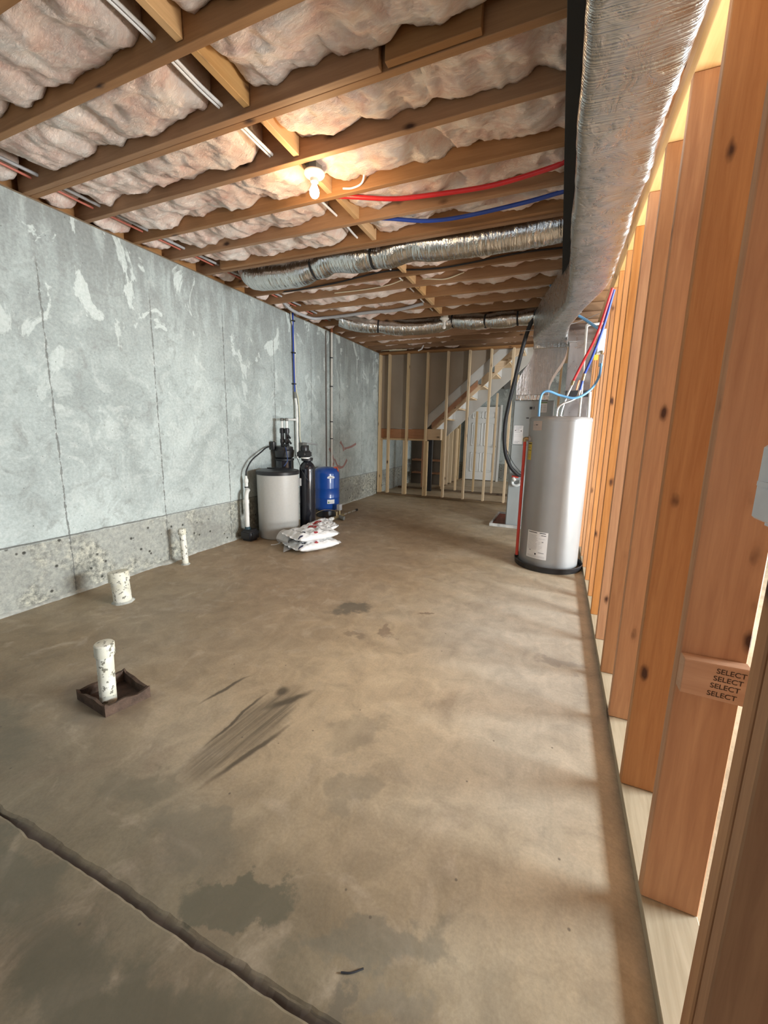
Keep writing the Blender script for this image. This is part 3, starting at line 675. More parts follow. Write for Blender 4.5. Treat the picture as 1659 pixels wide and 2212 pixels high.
def cables():
    rnd = random.Random(3)
    pts = []; y = -0.3
    while y < 5.9:
        pts.append((-1.735-0.012*rnd.random(), y, 2.995+0.012*rnd.random())); y += 0.2
    mk('cable', T(pts, 0.0085, 8, n=3), M_WHITECABLE, True and None, True, label='white cable running through the joists along the middle blocking', cat='cable')
    mk('cable', T([(p[0]-0.018, p[1], p[2]-0.006) for p in pts[:14]], 0.006, 8, n=3), M_WHITECABLE, None, True, label='thinner white cable beside the main white cable near the front', cat='cable')
    mk('water_pipe', T([(-3.43+0.01*math.sin(k), 0.2+0.4*k, 3.0) for k in range(15)], 0.0085, 8, n=3), simple('coral_pex', (0.55, 0.16, 0.11), 0.35), None, True, label='coral red pipe through the joists above the concrete wall', cat='pipe')
    mk('conduit', T([(-3.365+0.008*math.sin(k*1.7), 0.2+0.4*k, 3.0) for k in range(15)], 0.011, 8, n=3), M_GREYPIPE, None, True, label='grey conduit beside the coral red pipe above the concrete wall', cat='conduit')
    mk('water_pipe', T([(-1.62, 2.655, 2.962), (-1.467, 2.68, 2.945), (-1.2, 2.75, 2.918), (-1.0, 2.79, 2.915), (-0.55, 2.84, 2.917), (-0.2, 2.80, 2.922), (-0.108, 2.79, 2.935)], 0.0145, 10), M_REDPEX, None, True, label='bright red pipe looping under a joist toward the foil duct', cat='pipe')
    mk('water_pipe', T([(-1.5, 3.02, 2.97), (-1.32, 3.04, 2.945), (-1.05, 3.11, 2.917), (-0.78, 3.14, 2.915), (-0.36, 3.11, 2.917), (-0.108, 3.09, 2.93)], 0.0135, 10), M_BLUEPEX, None, True, label='dark blue pipe running under a joist behind the bright red pipe', cat='pipe')
    mk('cable', T([(-3.45, 4.15, 2.99), (-3.0, 4.08, 2.927), (-2.4, 4.075, 2.945), (-1.8, 4.075, 2.99), (-1.2, 4.075, 2.95), (-0.5, 4.075, 2.985), (-0.108, 4.075, 2.98)], 0.008, 8), M_RUBBER, None, True, label='thin black cable stapled along a joist behind the nearer flexible duct', cat='cable')
    mk('cable', T([(-2.6, 4.40, 2.96), (-2.2, 4.395, 2.955), (-1.9, 4.39, 2.97), (-1.72, 4.37, 3.0)], 0.006, 8), M_CREAMCABLE, None, True, label='cream cable along a joist left of the middle blocking', cat='cable')
    mk('cable', T([(-1.58, 4.42, 3.0), (-1.45, 4.40, 2.985), (-1.25, 4.395, 2.96), (-1.05, 4.39, 3.0)], 0.006, 8), M_CREAMCABLE, None, True, label='cream cable along a joist right of the middle blocking', cat='cable')
    mk('conduit', T([(-3.49, 4.58, 3.0), (-3.44, 4.68, 2.93), (-3.40, 4.85, 2.905), (-3.35, 5.08, 2.905), (-3.2, 5.17, 2.925), (-2.9, 5.175, 2.93), (-2.5, 5.175, 2.94), (-2.1, 5.175, 2.935), (-1.75, 5.175, 2.98)], 0.02, 10), M_GREYPIPE, None, True, label='thick grey cable bending off the concrete wall top along a joist', cat='cable')
cables()

def light_fixture(x, y, on):
    lab = 'white porcelain lampholder with a glowing bulb on the ceiling' if on else 'white porcelain lampholder with an unlit bulb, before the far foil duct'
    t = thing('light_fixture', (x, y, 2.885), lab, 'light fixture')
    z = 2.905
    mk('junction_box', LA([(0.052, 0), (0.052, 0.05)], (x, y, z+0.006), 8), M_DKGREY if on else simple('cream_box', (0.55, 0.5, 0.4), 0.5), t)
    mk('lampholder', LA([(0.062, 0.006), (0.064, 0), (0.058, -0.010), (0.040, -0.018), (0.026, -0.028), (0.023, -0.045), (0.018, -0.046)], (x, y, z), 32), M_PORC, t, True)
    prof = [(0.012, 0.0), (0.014, -0.012), (0.019, -0.026), (0.0265, -0.042), (0.0295, -0.056), (0.027, -0.072), (0.018, -0.084), (0.004, -0.0885)]
    if not on: prof = [(0.012, 0), (0.014, -0.02), (0.017, -0.045), (0.024, -0.06), (0.0255, -0.072), (0.02, -0.086), (0.006, -0.092)]
    mk('bulb', LA(prof, (x, y, z-0.043), 24), make_bulb(on), t, True)
    if on:
        l = bpy.data.lights.new('bulb_light', 'POINT'); l.energy = 9; l.color = (1.0, 0.66, 0.36); l.shadow_soft_size = 0.032
        o = bpy.data.objects.new('bulb_light', l); COL.objects.link(o); o.location = (x, y, z-0.165)
light_fixture(-1.515, 2.325, True)
light_fixture(-1.60, 5.665, False)
mk('cable', T([(-1.47, 2.60, 2.955), (-1.40, 2.600, 2.945), (-1.33, 2.597, 2.96), (-1.30, 2.56, 3.0), (-1.32, 2.48, 3.03)], 0.006, 8), M_WHITECABLE, None, True, label='white cable curling beside the glowing bulb', cat='cable')

# ------------------------------------------------------------------ flexible foil ducts
def flex(name, path, R, label, straps, ends=True):
    P0 = smooth_path(path, 14); t = thing(name, tuple(P0[0]), label, 'duct')
    bm = BM(); n = len(P0); strap_s = straps
    def rf(s):
        r = 1.0
        for q in strap_s: r -= 0.17*math.exp(-((s-q)/0.028)**2)
        r += 0.025*noise.noise(Vector((s*30, R*50, 0)))
        return r
    tube(bm, P0, R, 28, sm=False, rf=rf)
    for v in bm.verts: v.co += Vector((0, 0, 1))*0.006*noise.noise(v.co*14) + Vector((0, 1, 0))*0.005*noise.noise(v.co*17+Vector((5, 5, 5)))
    mk('foil_jacket', bm, M_FLEX, t, True)
    for k, q in enumerate(strap_s):
        i = min(n-2, int(q*(n-1))); p = P0[i]; d = (P0[i+1]-P0[i]).normalized()
        bm = BM(); tube(bm, [p-d*0.012, p, p+d*0.012], R*0.86, 24, sm=False, cap=False); mk('hanger_strap', bm, M_RUBBER if (name, k) != ('flex1', 1) else M_WHITECABLE, t, True)
    return t
t = flex('flex_duct', [(-3.17, 3.60, 3.03), (-3.08, 3.60, 2.93), (-2.85, 3.60, 2.905), (-2.55, 3.60, 2.90), (-2.3, 3.60, 2.935), (-2.15, 3.60, 2.985), (-1.9, 3.60, 2.955), (-1.6, 3.60, 2.945), (-1.35, 3.60, 2.985), (-1.1, 3.60, 2.955), (-0.6, 3.60, 2.945), (-0.108, 3.60, 2.96)], 0.125, 'nearer flexible foil duct slung between joists, toward the big foil duct', [0.345, 0.61])
t2 = flex('flex_duct', [(-3.1, 5.42, 2.96), (-2.9, 5.5, 2.90), (-2.55, 5.62, 2.865), (-2.2, 5.74, 2.85), (-1.8, 5.83, 2.87), (-1.5, 5.835, 2.91), (-1.2, 5.81, 2.875), (-0.85, 5.78, 2.86), (-0.55, 5.78, 2.865), (-0.26, 5.72, 2.86)], 0.105, 'farther flexible foil duct sagging across behind the unlit bulb', [0.22, 0.55, 0.72, 0.86])

# ------------------------------------------------------------------ foil-wrapped trunk duct
def rounded(cx, w, z0, z1, y, rot=0.0, r=0.035, dirx=(1, 0)):
    pts = []
    for (sx, sz, a0) in ((-1, -1, PI), (1, -1, 1.5*PI), (1, 1, 0), (-1, 1, 0.5*PI)):
        for k in range(5):
            a = a0+k*PI/8; pts.append((sx*(w/2-r)+r*math.cos(a), (z0+r if sz < 0 else z1-r)+r*math.sin(a)))
    # densify bottom and right side
    out = []
    for i in range(len(pts)):
        p, q = pts[i], pts[(i+1) % len(pts)]; d = math.hypot(q[0]-p[0], q[1]-p[1]); n = 1 if d < 0.03 else (14 if abs(q[0]-p[0]) > abs(q[1]-p[1]) else 18)
        for k in range(n): out.append((p[0]+(q[0]-p[0])*k/n, p[1]+(q[1]-p[1])*k/n))
    return [Vector((cx+dirx[0]*u, y+dirx[1]*u, z)) for u, z in out]
def trunk():
    t = thing('trunk_duct', (0.108, 3.0, 2.45), 'large foil-wrapped main duct hanging along the top of the stud wall', 'duct')
    secs = []; y = -0.4
    while y <= 3.31:
        s = rounded(0.108, 0.287, 2.45, 2.915, y); q = []
        for v in s:
            n = 0.006*noise.noise(Vector((v.x*3, v.y*4, v.z*3))) + 0.004*noise.noise(Vector((v.x*9, v.y*16, v.z*9)))
            edge = 0.0
            if v.x > 0.22: edge = 0.010*noise.noise(Vector((v.y*22, v.z*4, 0))) + 0.010*noise.noise(Vector((v.y*3, 1, 2)))
            zz = v.z + n*(1 if v.z < 2.6 else 0) - (0.008*math.cos((v.x-0.108)/0.287*PI) if v.z < 2.5 else 0)
            q.append(Vector((v.x+edge+(n if v.x < 0 else 0), v.y, zz)))
        secs.append(q); y += 0.02
    bm = BM(); sections(bm, secs); mk('main_run', bm, M_FOIL, t, True)
    secs = []
    for (lx, ly, rx, ry, z0) in ((-0.035, 3.29, 0.248, 3.29, 2.455), (-0.035, 3.6, 0.249, 3.42, 2.455), (-0.05, 3.95, 0.235, 3.60, 2.46), (-0.17, 4.55, 0.12, 4.15, 2.475), (-0.32, 5.15, 0.01, 4.9, 2.50), (-0.41, 5.6, -0.01, 5.5, 2.53), (-0.425, 5.95, 0.0, 5.95, 2.55), (-0.425, 6.42, 0.0, 6.42, 2.55)):
        secs.append(rounded((lx+rx)/2, 0.283, z0, 2.905, (ly+ry)/2, dirx=((rx-lx)/0.283, (ry-ly)/0.283)))
    bm = BM(); sections(bm, secs); mk('angled_transition', bm, M_FOIL, t, 30)
    bm = BM(); secs = []
    for x, r in ((0.20, 0.15), (0.27, 0.14), (0.334, 0.125)):
        secs.append([Vector((x+0.02*noise.noise(Vector((a, r*9, 0))), 1.20+r*math.cos(a)*1.2, 2.60+r*math.sin(a))) for a in [2*PI*k/20 for k in range(20)]])
    sections(bm, secs)
    mk('branch_boot', bm, M_FLEX, t, True)
    bm = BM(); tube(bm, [(-0.14, 5.55, 2.78), (-0.28, 5.70, 2.84)], 0.115, 24, sm=False); mk('round_collar', bm, M_SHEET, t, True)
trunk()
def supply():
    t = thing('supply_plenum', (-0.4, 6.15, 1.83), 'S-shaped bubble-foil supply duct rising from the grey air handler', 'duct')
    def sec(cx, w, z, y0=5.98, y1=6.40):
        pts = []; n = 16
        for k in range(n): pts.append(Vector((cx-w/2+w*k/n, y0, z)))
        for k in range(8): pts.append(Vector((cx+w/2, y0+(y1-y0)*k/8, z)))
        for k in range(n): pts.append(Vector((cx+w/2-w*k/n, y1, z)))
        for k in range(8): pts.append(Vector((cx-w/2, y1-(y1-y0)*k/8, z)))
        return pts
    P = [(-0.392, 0.42, 1.86), (-0.395, 0.42, 1.96), (-0.395, 0.42, 2.02), (-0.375, 0.425, 2.10), (-0.33, 0.43, 2.20), (-0.27, 0.43, 2.30), (-0.23, 0.425, 2.38), (-0.21, 0.42, 2.46), (-0.21, 0.42, 2.52), (-0.21, 0.42, 2.58)]
    C = smooth_path(P, 6); bm = BM()
    sections(bm, [[v+Vector((0, -0.006*noise.noise(v*7), 0)) for v in sec(c.x, c.y, c.z)] for c in C])
    mk('foil_body', bm, M_BUBBLE, t, 35)
    bm = B(-0.605, -0.18, 5.972, 6.41, 1.822, 1.90); mk('foil_tape_collar', bm, M_FLEX, t, bev=0.006)
    bm = B(-0.425, 0.005, 5.968, 6.41, 2.50, 2.60); mk('foil_tape_collar', bm, M_FLEX, t, bev=0.006)
supply()
def return_duct():
    t = thing('return_duct', (0.16, 5.7, 1.3), 'shiny galvanised return duct with a curved elbow behind the water heater', 'duct')
    bm = BM(); secs = []
    for k in range(11):
        a = k/10*PI/2; R = 0.24
        # elbow: comes from the back (+Y) high up and turns down
        cy, cz = 5.86, 2.50
        pts = []
        for (u) in (0, 1): pass
        o = Vector((0, cy-0.26*math.sin(a), cz+0.26*math.cos(a))); i = Vector((0, cy+0.16*0, cz))
        inner = Vector((0, cy+0.06-0.02*math.sin(a), cz+0.02*math.cos(a)))
        secs.append([Vector((0.0, o.y, o.z)), Vector((0.325, o.y, o.z)), Vector((0.325, inner.y, inner.z)), Vector((0.0, inner.y, inner.z))])
    sections(bm, secs); mk('elbow', bm, M_SHEET, t, 25)
    bm = B(0.02, 0.30, 5.61, 5.92, 1.91, 2.51); mk('riser', bm, M_SHEET, t, bev=0.004)
    mk('flexible_collar', B(0.03, 0.295, 5.615, 5.915, 1.835, 1.91), M_RUBBER, t)
    mk('lower_box', B(0.025, 0.298, 5.605, 5.92, 0.9, 1.835), M_SHEET, t, bev=0.004)
    mk('seam_band', B(0.012, 0.31, 5.603, 5.92, 2.485, 2.515), M_SHEET, t, bev=0.004)
    mk('flange', B(-0.012, 0.0, 5.60, 5.80, 2.47, 2.78), M_SHEET, t)
return_duct()

# ================================================================== AIR HANDLER
def furnace():
    x0, x1, y0, y1 = -0.622, -0.10, 5.95, 6.52
    t = thing('air_handler', (-0.36, 6.2, 0.02), 'grey sheet-metal air handler cabinet half hidden by the water heater', 'air handler')
    mk('cabinet', B(x0, x1, y0+0.012, y1, 0.015, 1.82), M_FURN, t, bev=0.006)
    mk('upper_panel', B(x0+0.01, x1-0.01, y0, y0+0.013, 1.215, 1.805), M_FURN, t, bev=0.004)
    mk('lower_panel', B(x0+0.01, x1-0.01, y0, y0+0.013, 0.03, 1.205), M_FURN, t, bev=0.004)
    def lab(a, b_, z0, z1, lines, mat=M_LABEL):
        p = mk('label', B(a, b_, y0-0.002, y0+0.001, z0, z1), mat, t, label='white paper label')
        for (u0, u1, v0, v1, mm) in lines:
            mk('print', B(a+(b_-a)*u0, a+(b_-a)*u1, y0-0.0028, y0-0.0015, z0+(z1-z0)*v0, z0+(z1-z0)*v1), mm, p)
    lab(-0.592, -0.47, 1.218, 1.475, [(0.1, 0.9, 0.93, 0.95, M_GREYINK), (0.1, 0.8, 0.87, 0.89, M_GREYINK), (0.15, 0.6, 0.80, 0.82, M_GREYINK), (0.1, 0.25, 0.72, 0.76, M_INK), (0.3, 0.6, 0.73, 0.745, M_GREYINK), (0.75, 0.86, 0.69, 0.74, M_INK), (0.1, 0.7, 0.64, 0.655, M_GREYINK), (0.1, 0.9, 0.5, 0.505, M_GREYINK), (0.1, 0.9, 0.4, 0.405, M_GREYINK), (0.1, 0.7, 0.13, 0.15, M_GREYINK), (0.1, 0.55, 0.06, 0.085, M_GREYINK)])
    lab(-0.29, -0.185, 1.66, 1.795, [(0, 1, 0.90, 1.0, M_GREENINK)] + [(0.08, 0.45, 0.1+0.1*k, 0.13+0.1*k, M_GREYINK) for k in range(7)] + [(0.55, 0.92, 0.1+0.1*k, 0.13+0.1*k, M_GREYINK) for k in range(7)])
    mk('switch_cover', B(-0.405, -0.37, y0-0.006, y0+0.001, 1.70, 1.735), M_BLACK, t); mk('switch_cover', B(-0.353, -0.345, y0-0.006, y0+0.001, 1.70, 1.735), M_BLACK, t)
    mk('wire_grommet', B(-0.44, -0.405, y0-0.01, y0+0.001, 1.575, 1.588), M_RUBBER, t)
    bm = T([(-0.545, y0, 0.73), (-0.545, y0-0.05, 0.73), (-0.52, y0-0.06, 0.70)], 0.022, 12); mk('trap_fitting', bm, M_PVC, t, True, label='white plastic drain trap')
    bm = T([(-0.57, y0-0.03, 0.755), (-0.53, y0-0.03, 0.755), (-0.48, y0-0.03, 0.757)], 0.017, 12); mk('trap_valve', bm, M_REDPIPE, t, True, label='dark red valve')
    bm = T([(-0.56, y0-0.03, 0.69), (-0.55, y0-0.035, 0.645), (-0.50, y0-0.04, 0.63), (-0.45, y0-0.035, 0.66), (-0.45, y0-0.03, 0.71)], 0.02, 12); mk('trap_bend', bm, simple('clear_trap', (0.62, 0.66, 0.66), 0.2), t, True)
furnace()
def tray():
    t = thing('drain_tray', (-0.5, 6.3, 0.0), 'rust-red drain tray with chipped white rim under the air handler', 'tray')
    x0, x1, y0, y1 = -0.84, -0.02, 5.90, 6.88; r = 0.022
    bm = BM(); box(bm, x0, x1, y0, y0+r, 0.002, 0.045); box(bm, x0, x1, y1-r, y1, 0.002, 0.045); box(bm, x0, x0+r, y0+r, y1-r, 0.002, 0.045); box(bm, x1-r, x1, y0+r, y1-r, 0.002, 0.045)
    mk('tray_rim', bm, M_TRAY, t); mk('tray_base', B(x0+r, x1-r, y0+r, y1-r, 0.002, 0.012), M_TRAYRED, t)
tray()

# ================================================================== WATER HEATER
HX, HY, HR = 0.0, 4.42, 0.292
def heater():
    t = thing('water_heater', (HX, HY, 0.02), 'tall grey cylindrical water heater by the right-hand stud wall', 'water heater')
    mk('tank', LA([(HR-0.012, 0.014), (HR-0.004, 0.02), (HR, 0.04), (HR, 1.495), (HR+0.003, 1.497), (HR+0.003, 1.522), (HR-0.006, 1.536), (0.2, 1.545), (0.02, 1.55)], (HX, HY, 0), 72), M_HEATER, t, 35)
    R = HR+0.0012
    def lab(deg0, deg1, z0, z1, mat, lines, nm='label', txt=None):
        bm = BM(); wall_patch(bm, HX, HY, R, math.radians(deg0), math.radians(deg1), z0, z1); p = mk(nm, bm, mat, t, True, label=txt)
        for (u0, u1, v0, v1, mm) in lines:
            bm = BM(); wall_patch(bm, HX, HY, R+0.0012, math.radians(deg0+(deg1-deg0)*u0), math.radians(deg0+(deg1-deg0)*u1), z0+(z1-z0)*v0, z0+(z1-z0)*v1, 6); mk('print', bm, mm, p, True)
    rnd = random.Random(5)
    tl = [(0.05, 0.5, 0.94, 0.965, M_INK), (0.62, 0.9, 0.945, 0.97, M_INK), (0.70, 0.92, 0.87, 0.89, M_INK), (0.45, 0.52, 0.14, 0.20, M_INK), (0.62, 0.88, 0.22, 0.245, M_GREYINK), (0.15, 0.25, 0.27, 0.30, M_GREYINK), (0.6, 0.9, 0.75, 0.757, M_GREYINK), (0.75, 0.82, 0.62, 0.66, M_GREYINK)]
    for k in range(13): tl.append((0.06, 0.45+0.1*rnd.random(), 0.33+0.043*k, 0.337+0.043*k, M_GREYINK))
    for k in range(6): tl.append((0.6, 0.62+0.27*rnd.random(), 0.36+0.05*k, 0.366+0.05*k, M_GREYINK))
    for k in range(3): tl.append((0.06, 0.93, 0.04+0.03*k, 0.046+0.03*k, M_GREYINK))
    lab(-134, -92, 0.125, 0.405, M_LABEL, tl, txt='large white instruction label')
    lab(-146, -123, 1.405, 1.505, M_PINKLABEL, [(0.1, 0.25, 0.5, 0.53, M_INK), (0.35, 0.6, 0.5, 0.57, M_INK), (0.1, 0.9, 0.2, 0.215, M_GREYINK), (0.1, 0.9, 0.3, 0.315, M_GREYINK), (0.2, 0.8, 0.75, 0.765, M_GREYINK)], txt='small faded label')
    lab(-161, -145, 1.11, 1.285, M_YELLOW, [(0.1, 0.95, 0.90, 0.955, M_INK), (0.1, 0.95, 0.55, 0.575, M_INK), (0.15, 0.85, 0.70, 0.72, M_INK), (0.15, 0.85, 0.78, 0.79, M_INK), (0.15, 0.85, 0.3, 0.31, M_INK), (0.15, 0.8, 0.15, 0.16, M_INK), (0.15, 0.8, 0.22, 0.23, M_INK)], txt='yellow warning label')
    # relief valve and its discharge pipe on the left flank
    a = math.radians(-158); d = Vector((math.cos(a), math.sin(a), 0)); p0 = Vector((HX, HY, 1.32))+d*HR
    bm = BM(); tube(bm, [p0-d*0.004, p0+d*0.015], 0.032, 20, sm=False); mk('valve_flange', bm, M_GREYPIPE, t, True)
    v = mk('relief_valve', T([p0, p0+d*0.045, p0+d*0.046+Vector((0, 0, -0.03))], 0.018, 14), M_BRASS, t, True, label='brass relief valve')
    mk('valve_lever', B((p0+d*0.07).x-0.006, (p0+d*0.07).x+0.002, (p0+d*0.07).y-0.01, (p0+d*0.07).y+0.01, 1.295, 1.35), M_PVC, v)
    q = p0+d*0.046
    mk('discharge_pipe', T([(q.x, q.y, 1.295), (q.x+0.004, q.y, 0.8), (q.x+0.01, q.y-0.01, 0.10)], 0.0155, 14), M_REDPIPE, t, True, label='red discharge pipe')
heater()
mk('drain_pan', LA([(0.315, 0.002), (0.332, 0.004), (0.336, 0.05), (0.341, 0.056), (0.336, 0.062), (0.330, 0.056), (0.326, 0.012), (0.03, 0.008)], (HX+0.003, HY, 0), 64), M_BLACK, None, 40, label='round black drain pan under the grey water heater', cat='pan')
def heater_pipes():
    t = thing('hot_water_line', (-0.01, 4.42, 1.55), 'red pipe dropping from the stud wall to the water heater top', 'pipe')
    mk('red_tube', T([(0.318, 4.18, 2.64), (0.245, 4.28, 2.30), (0.155, 4.38, 2.07), (0.083, 4.42, 1.89)], 0.0125, 12), M_REDPEX, t, True)
    mk('brass_adapter', T([(0.083, 4.42, 1.893), (0.073, 4.42, 1.85)], 0.015, 12, sm=False), M_BRASS, t, True)
    mk('copper_stub', T([(0.073, 4.42, 1.85), (0.03, 4.43, 1.72), (0.005, 4.44, 1.61), (-0.003, 4.44, 1.545)], 0.011, 12), M_STEEL, t, True)
    t = thing('cold_water_line', (-0.03, 4.36, 1.55), 'dark blue pipe dropping beside the red one to the water heater', 'pipe')
    mk('blue_tube', T([(0.334, 4.20, 2.63), (0.285, 4.27, 2.34), (0.225, 4.35, 2.10), (0.175, 4.40, 1.95)], 0.0125, 12), M_BLUEPEX, t, True)
    mk('brass_adapter', T([(0.176, 4.40, 1.955), (0.166, 4.41, 1.89)], 0.015, 12, sm=False), M_BRASS, t, True)
    mk('blue_tube', T([(0.166, 4.41, 1.89), (0.152, 4.41, 1.80)], 0.0125, 12, sm=False), M_BLUEPEX, t, True)
    mk('valve_handle', T([(0.135, 4.385, 1.89), (0.118, 4.38, 1.80)], 0.008, 8, sm=False), M_COPPER, t, True)
    mk('steel_connector', T([(0.152, 4.41, 1.80), (0.13, 4.40, 1.735), (0.07, 4.38, 1.695), (0.0, 4.36, 1.665), (-0.035, 4.36, 1.62), (-0.04, 4.36, 1.545)], 0.012, 12), M_STEEL, t, True)
    mk('water_pipe', T([(-0.205, 4.36, 1.545), (-0.205, 4.36, 1.70), (-0.185, 4.36, 1.775), (-0.13, 4.36, 1.79), (-0.02, 4.38, 1.75), (0.12, 4.37, 1.725), (0.24, 4.40, 1.80), (0.305, 4.46, 1.92), (0.318, 4.52, 2.03), (0.318, 4.55, 2.06)], 0.0115, 12), M_LBLUE, None, True, label='pale blue tube arching over the top of the water heater', cat='pipe')
    mk('water_pipe', T([(-0.235, 4.98, 3.03), (-0.215, 4.92, 2.93), (-0.145, 4.80, 2.40+0.41), (-0.04, 4.62, 2.64-0.22+0.2), (0.11, 4.46, 2.48), (0.20, 4.35, 2.385), (0.25, 4.28, 2.33)], 0.0125, 12), M_LBLUE, None, True, label='pale blue tube slanting under the foil duct to the red pipe', cat='pipe')
    mk('vent_pipe', T([(0.172, 4.56, 1.53), (0.170, 4.56, 1.9), (0.158, 4.56, 2.40), (0.163, 4.56, 2.425), (0.19, 4.56, 2.437), (0.30, 4.56, 2.44)], 0.0125, 12, n=4), M_PVC, None, True, label='thin white pipe rising behind the water heater with a bend on top', cat='pipe')
    mk('vent_pipe', T([(0.262, 4.60, 1.49), (0.252, 4.60, 1.80)], 0.0145, 12, sm=False), M_PVC, None, True, label='short white pipe at the right rear of the water heater top', cat='pipe')
    t = thing('shutoff_box', (0.31, 4.6, 2.2), 'pale grey metal switch box on the stud wall above the water heater', 'electrical box')
    mk('box_body', B(0.272, 0.338, 4.60, 4.74, 2.18, 2.40), M_BOXBLUE, t, bev=0.005)
    mk('conduit_sleeve', B(0.302, 0.336, 4.56, 4.60, 2.04, 2.155), M_STEEL, t, bev=0.006); mk('connector', T([(0.318, 4.59, 2.15), (0.318, 4.60, 2.19)], 0.012, 10, sm=False), M_BRASS, t, True)
    mk('warning_tag', B(0.262, 0.30, 4.745, 4.75, 2.13, 2.29), M_YELLOW, t, label='yellow tag')
heater_pipes()
mk('refrigerant_line', T([(-0.10, 5.45, 3.06), (-0.21, 5.5, 3.02), (-0.36, 5.62, 2.94), (-0.47, 5.72, 2.75), (-0.545, 5.78, 2.49), (-0.612, 5.80, 2.11), (-0.668, 5.80, 1.78), (-0.705, 5.80, 1.46), (-0.68, 5.80, 1.14), (-0.60, 5.82, 0.92), (-0.50, 5.88, 0.80), (-0.46, 5.955, 0.775)], 0.026, 14), M_RUBBER, None, True, label='thick black insulated line curving down beside the air handler', cat='pipe')
mk('control_wire', T([(-0.69, 5.82, 1.2), (-0.64, 5.84, 1.10), (-0.56, 5.88, 0.95), (-0.46, 5.93, 0.83), (-0.42, 5.955, 0.82)], 0.0045, 6), M_RUBBER, None, True, label='thin black wire beside the thick black insulated line', cat='wire')
mk('control_wire', T([(-0.62, 5.6, 2.66), (-0.3, 5.5, 2.64), (0.05, 5.4, 2.66), (0.30, 5.3, 2.72)], 0.0035, 6), M_GREYPIPE, None, True, label='thin grey wire strung across above the air handler ducts', cat='wire')

# ================================================================== WATER TREATMENT CORNER
def brine():
    cx, cy, R = -3.225, 4.055, 0.255
    t = thing('brine_tank', (cx, cy, 0), 'grey plastic brine tank with a black lid by the concrete wall', 'tank')
    mk('tank_body', LA([(R-0.03, 0.001), (R-0.015, 0.006), (R-0.008, 0.03), (R, 0.70), (R, 0.815)], (cx, cy, 0), 56), M_GREYTANK, t, 35)
    l = mk('lid', LA([(R-0.005, 0.800), (R+0.008, 0.802), (R+0.010, 0.838), (R+0.002, 0.848), (R-0.03, 0.855), (0.02, 0.862)], (cx, cy, 0), 56), M_BLACK, t, 35)
    mk('lid_latch', B(cx-0.15, cx-0.03, cy-0.02, cy+0.02, 0.86, 0.872), M_BLACK, l)
brine()
def softener():
    cx, cy, R = -3.06, 4.46, 0.105
    t = thing('softener_tank', (cx, cy, 0), 'slim black softener tank behind the right of the grey brine tank', 'tank')
    mk('resin_tank', LA([(0.10, 0.001), (R, 0.02), (R, 0.82), (0.099, 0.87), (0.082, 0.905), (0.055, 0.93), (0.05, 0.95)], (cx, cy, 0), 48), M_BLACKGLOSS, t, 40)
    mk('tank_label', B(cx-0.10, cx-0.03, cy-R-0.002, cy-R+0.03, 0.62, 0.72), M_LABEL, t)
    bm = BM(); lathe(bm, [(0.055, 0.945), (0.075, 0.95), (0.078, 0.985), (0.06, 0.99)], (cx, cy, 0), 28); mk('valve_collar', bm, M_BLACK, t, 40)
    bm = BM(); box(bm, cx-0.11, cx+0.03, cy-0.09, cy+0.08, 0.985, 1.08); bevel(bm, 0.02, 3); lathe(bm, [(0.05, 1.07), (0.055, 1.12), (0.04, 1.15), (0.01, 1.155)], (cx-0.04, cy, 0), 24); mk('valve_head', bm, M_BLACK, t, 40)
    mk('white_ring', LA([(0.05, 0.955), (0.062, 0.955), (0.062, 0.972), (0.05, 0.972)], (cx, cy-0.035, 0.025), 24, False), M_PVC, t, True)
    mk('cord', T([(cx-0.09, cy-0.13, 1.03), (cx-0.03, cy-0.14, 0.93), (cx+0.03, cy-0.145, 0.80), (cx+0.10, cy-0.10, 0.68)], 0.004, 6), M_RUBBER, t, True)
softener()
